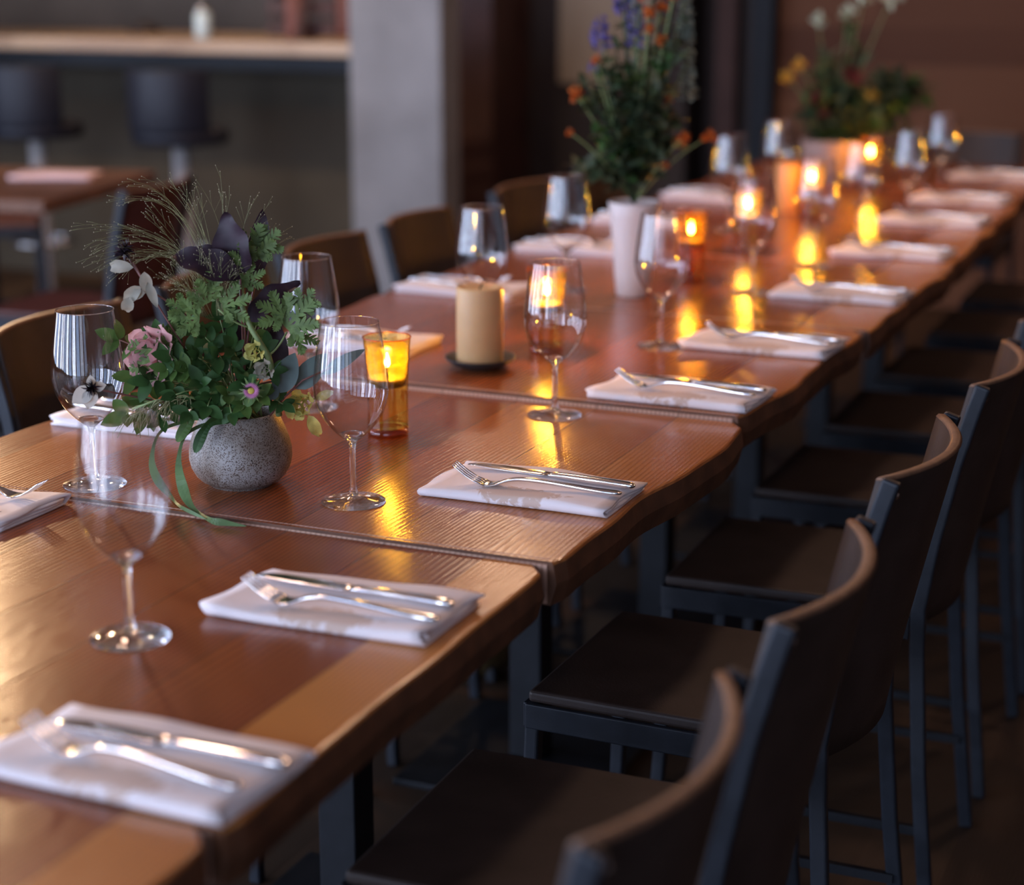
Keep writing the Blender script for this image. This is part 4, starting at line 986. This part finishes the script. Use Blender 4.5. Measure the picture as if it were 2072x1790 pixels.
u2 = Vector((cos(R(19.5)), sin(R(19.5)), 0)); P2, r2 = bouquet(VC, u2, .000973, 0, 0, '', 5)
root2 = VC + Vector((0, 0, .18))
for k in range(44):
    a = r2.uniform(-125, 105) ; b = r2.uniform(215, 470); a *= (1 - max(0, (b - 330)) / 420)
    leafy_stem(P2, r2, root2, a, b, r2.uniform(-.07, .07), 22, .038, r2.choice(['leaf', 'dull_leaf', 'dull_leaf', 'dull_leaf']), 'dim green leafy sprig, %s on the %s side in the tall white vase' % zone(a, b, -35, 30, 290, 380), 'leafy sprigs in the tall vase')
for k in range(12):
    a = r2.uniform(-40, 95); b = r2.uniform(450, 640)
    leafy_stem(P2, r2, root2, a, b, r2.uniform(-.04, .04), 16, .022, 'dull_leaf', 'thin tall sprig among the flower spikes, %s on the %s of the tall vase' % zone(a, b, 0, 50, 500, 580), 'thin tall sprigs in the tall vase')
for (a, b, rd) in [(-118, 382, .020), (-128, 306, .011), (-78, 442, .012), (50, 482, .017), (20, 530, .016), (45, 545, .016), (68, 565, .016), (5, 560, .014), (95, 300, .017), (145, 306, .019), (65, 380, .012), (75, 592, .013), (-70, 290, .009), (60, 250, .010), (22, 500, .013), (32, 590, .012)]:
    bloom(P2, r2, root2, a, b, r2.uniform(-.04, .03), rd, 'orange', 'small orange flower, %s on the %s side of the tall vase bouquet' % zone(a, b, -60, 40, 400, 520), 'orange flowers in the tall vase', 'orange_flower')
for (a, b, s_, rd) in [(-72, 498, 5, .015), (-28, 600, 12, .013), (-2, 530, 10, .013), (35, 640, 8, .010), (-5, 430, 5, .008), (-85, 430, 2, .008), (50, 610, 5, .008), (-12, 640, 9, .010)]:
    bloom(P2, r2, root2, a, b, r2.uniform(-.03, .03), rd, 'violet', 'violet-blue flower spike, %s, %s of the tall vase bouquet' % zone(a, b, -40, 20, 480, 560), 'violet spikes in the tall vase', 'larkspur_spike', spike=s_)
for (a, b, s_) in [(92, 560, 14), (100, 450, 12), (85, 620, 10)]:
    bloom(P2, r2, root2, a, b, .02, .011, 'sage', 'silvery sage spike, %s on the right of the tall vase bouquet' % ('lowest' if b < 500 else ('middle' if b < 600 else 'topmost')), 'sage spikes in the tall vase', 'sage_spike', spike=s_)
FC = Vector((-1.285, 5.33, tz(5.3)))
v = MB(); v.lathe([(.06, 0), (.068, .004), (.082, .05), (.086, .10), (.088, .128), (.084, .129), (.080, .11), (.07, .03), (.001, .02)], 40)
tag(v.build('flower_pot', M['rose_ceramic'], loc=FC), 'dull rose ceramic pot with dark flowers at the far end of the table', 'pot')
u3 = Vector((cos(R(13.5)), sin(R(13.5)), 0)); P3, r3 = bouquet(FC, u3, .00143, 0, 0, '', 9)
root3 = FC + Vector((0, 0, .115))
for k in range(60):
    a = r3.uniform(-75, 185); b = r3.uniform(85, 240)
    if (a - 60) ** 2 / 115 ** 2 + (b - 150) ** 2 / 95 ** 2 > 1.15: continue
    leafy_stem(P3, r3, root3, a, b, r3.uniform(-.09, .09), 22, .055, r3.choice(['leaf', 'dull_leaf', 'dull_leaf']), 'dark leafy sprig, %s on the %s side in the far rose pot' % zone(a, b, 20, 95, 130, 190), 'leafy sprigs in the far pot')
for (a, b) in [(22, 330), (50, 270), (25, 310)]:
    leafy_stem(P3, r3, root3, a, b, 0, 12, .035, 'leaf', 'tall leafy sprig rising above the far pot, topped by pale blooms', 'tall sprigs in the far pot')
for (a, b, rd, m_, nm, lb) in [(22, 318, .032, 'greywhite', 'cow_parsley_flower', 'greyish white bloom high above the far pot'), (-38, 305, .028, 'greywhite', 'cow_parsley_flower', 'greyish white bloom high above the far pot'), (50, 350, .036, 'greywhite', 'cow_parsley_flower', 'greyish white bloom high above the far pot'), (105, 350, .040, 'greywhite', 'cow_parsley_flower', 'greyish white bloom high above the far pot'),
                          (-92, 195, .030, 'gold', 'golden_flower', 'golden flower at the side of the far bouquet'), (-72, 222, .024, 'gold', 'golden_flower', 'golden flower at the side of the far bouquet'), (78, 165, .024, 'gold', 'golden_flower', 'golden flower at the side of the far bouquet'),
                          (35, 200, .036, 'darkred', 'dark_red_flower', 'dark red flower deep in the far bouquet'), (-35, 160, .026, 'darkred', 'dark_red_flower', 'dark red flower deep in the far bouquet'), (-20, 130, .024, 'darkred', 'dark_red_flower', 'dark red flower deep in the far bouquet')]:
    bloom(P3, r3, root3, a, b, -.06, rd, m_, lb + ', ' + '%s and %s' % zone(a, b, -10, 60, 180, 325), nm.replace('_', ' ') + 's in the far pot', nm)

# ================================================================ bar, stools, things on it
bar = empty('bar', (-5.8, 7.0, 0), 0, 'long bar with a pale wood top ending at the concrete column', 'bar')
MB().box(-2.1, 2.315, -.46, .30, 1.02, 1.072).build('counter_top', M['counter'], bar, smooth=False, bevel=.006)
MB().box(-2.1, 2.25, -.12, .26, 0, 1.02).build('bar_front', M['barfront'], bar, smooth=False)
MB().box(-2.1, 2.28, -.40, .26, .955, 1.02).build('apron', M['darkmetal'], bar, smooth=False)
def make_stool():
    r = empty('bar_stool')
    s = MB(); s.lathe([(.17, .70), (.185, .705), (.19, .73), (.185, .755), (.165, .765), (.001, .768)], 36); s.build('seat', M['navy'], r)
    b = MB(); vs = []; fs = []; n = 14
    for k in range(n + 1):
        a = R(-70 + 140 * k / n) - pi / 2
        for rr_ in (.178, .196):
            for z in (.755, .99): vs.append((rr_ * cos(a), rr_ * sin(a), z))
    for k in range(n):
        a = k * 4
        for (p, q) in ((0, 1), (1, 3), (3, 2), (2, 0)): fs.append((a + p, a + q, a + 4 + q, a + 4 + p))
    fs += [(0, 1, 3, 2), (n * 4, n * 4 + 1, n * 4 + 3, n * 4 + 2)]
    b.add(vs, fs).build('backrest', M['navy'], r, bevel=.006)
    MB().lathe([(.033, .02), (.033, .70)], 20).build('pole', M['polegrey'], r)
    MB().lathe([(.20, 0), (.20, .008), (.05, .022), (.034, .03)], 36).build('base', M['chrome'], r)
    ft = MB(); ft.tube([(cos(2 * pi * k / 24) * .13, sin(2 * pi * k / 24) * .13, .28) for k in range(25)], .009, 8, caps=False); ft.tube([(-.13, 0, .28), (.13, 0, .28)], .008, 8); ft.build('foot_ring', M['chrome'], r)
    return r
st0 = make_stool()
for i, (x, lb) in enumerate([(-4.04, 'navy bar stool with a low back, directly behind the grass tips'), (-4.72, 'navy bar stool at the far left under the counter'), (-5.5, 'leftmost navy bar stool at the bar'), (-3.72, '')][:3]):
    o = st0 if i == 0 else copy_tree(st0); o.location = (x, 6.12, 0); tag(o, lb, 'bar stool', 'stools along the bar')
# things on the counter
j = empty('glass_jar', (-4.30, 6.72, 1.072), 0, 'pale blue-white glass jar standing on the bar counter', 'jar')
MB().lathe([(.030, 0), (.034, .004), (.034, .095), (.026, .108)], 28).build('body', M['jar'], j); MB().lathe([(.028, .108), (.029, .125), (.02, .130), (.001, .130)], 28).build('lid', M['chrome'], j)
for i, (x, y, h, r_, mm, lb) in enumerate([(-3.99, 6.95, .26, .042, 'terracotta', 'dark red bottle beside the leaning stand on the bar'), (-4.12, 7.05, .22, .05, 'darkwall', 'squat dark bottle right of the pale jar on the bar'), (-3.80, 7.05, .28, .04, 'terracotta', 'tall dark red bottle near the column on the bar'), (-4.85, 7.1, .05, .07, 'darkwall', 'low dark bowl on the bar left of the pale jar')]):
    o = empty('bottle' if h > .1 else 'bowl', (x, y, 1.072), 0, lb, 'bottle' if h > .1 else 'bowl')
    MB().lathe([(r_ * .95, 0), (r_, .005), (r_, h * .62), (r_ * .4, h * .78), (r_ * .34, h)], 24).build('body', M[mm], o)
ms = empty('menu_stand', (-3.86, 6.75, 1.072), R(-25), 'dusty rose slanted board leaning in a stand on the bar', 'stand')
b = MB(); b.bar([(0, 0, .01), (.03, .05, .26)], .05, .012, side=(1, 0, 0)); b.build('board', M['pinkpost'], ms, smooth=False); MB().box(-.05, .05, -.03, .06, 0, .012).build('foot', M['redpost'], ms, smooth=False)
cr = empty('wooden_crate', (-4.02, 7.12, 1.072), R(10), 'dark red slatted crate at the back of the bar', 'crate')
c_ = MB()
for z in (.0, .09, .18):
    c_.box(-.14, .14, -.1, -.09, z, z + .06); c_.box(-.14, .14, .09, .1, z, z + .06); c_.box(-.15, -.14, -.1, .1, z, z + .06); c_.box(.14, .15, -.1, .1, z, z + .06)
c_.build('slats', M['redpost'], cr, smooth=False); MB().box(-.14, .14, -.09, .09, 0, .01).build('bottom', M['redpost'], cr, smooth=False)

# ================================================================ second table at the left with chairs
t2 = empty('side_table', (-3.70, 4.50, 0), R(10), 'second wooden table at the far left with a pink cloth on it', 'table')
MB().box(-.40, .42, -.40, .36, .712, .75).build('tabletop', M['table_dark'], t2, smooth=False, bevel=.005)
MB().box(-.03, .03, -.03, .03, .01, .712).build('pedestal_post', M['steel'], t2, smooth=False); MB().box(-.22, .22, -.22, .22, 0, .012).build('base_plate', M['darkmetal'], t2, smooth=False)
nk = copy_tree(nap_proto[0], (-3.52, 4.64, .7505), R(22)); tag(nk, 'pink folded napkin on the second table at the far left', 'napkin'); del nk['group']
nk.data = nk.data.copy(); nk.data.materials[0] = M['pinkcloth']
red = make_chair('redply')
red.location = (-3.04, 4.03, 0); red.rotation_euler = (0, 0, R(4)); tag(red, 'oxblood-backed chair on the near side of the second table at left', 'chair')
o = copy_tree(red, (-4.30, 5.30, 0), R(215)); tag(o, 'oxblood chair beyond the second table at the far left', 'chair')
o = copy_tree(g0, (-3.98, 4.55, .75), 0); tag(o, 'wine glass cut by the left edge on the second table', 'wine glass'); del o['group']
# dim round vessel on the floor beneath the row
vs_ = MB(); vs_.lathe([(.03, 0), (.06, .008), (.085, .04), (.092, .08), (.082, .12), (.055, .15), (.05, .155), (.046, .15), (.05, .13), (.001, .1)], 32)
tag(vs_.build('round_vessel', M['vessel'], loc=(-1.46, 3.20, 0)), 'dim round metal vessel on the floor beneath the table', 'vessel')
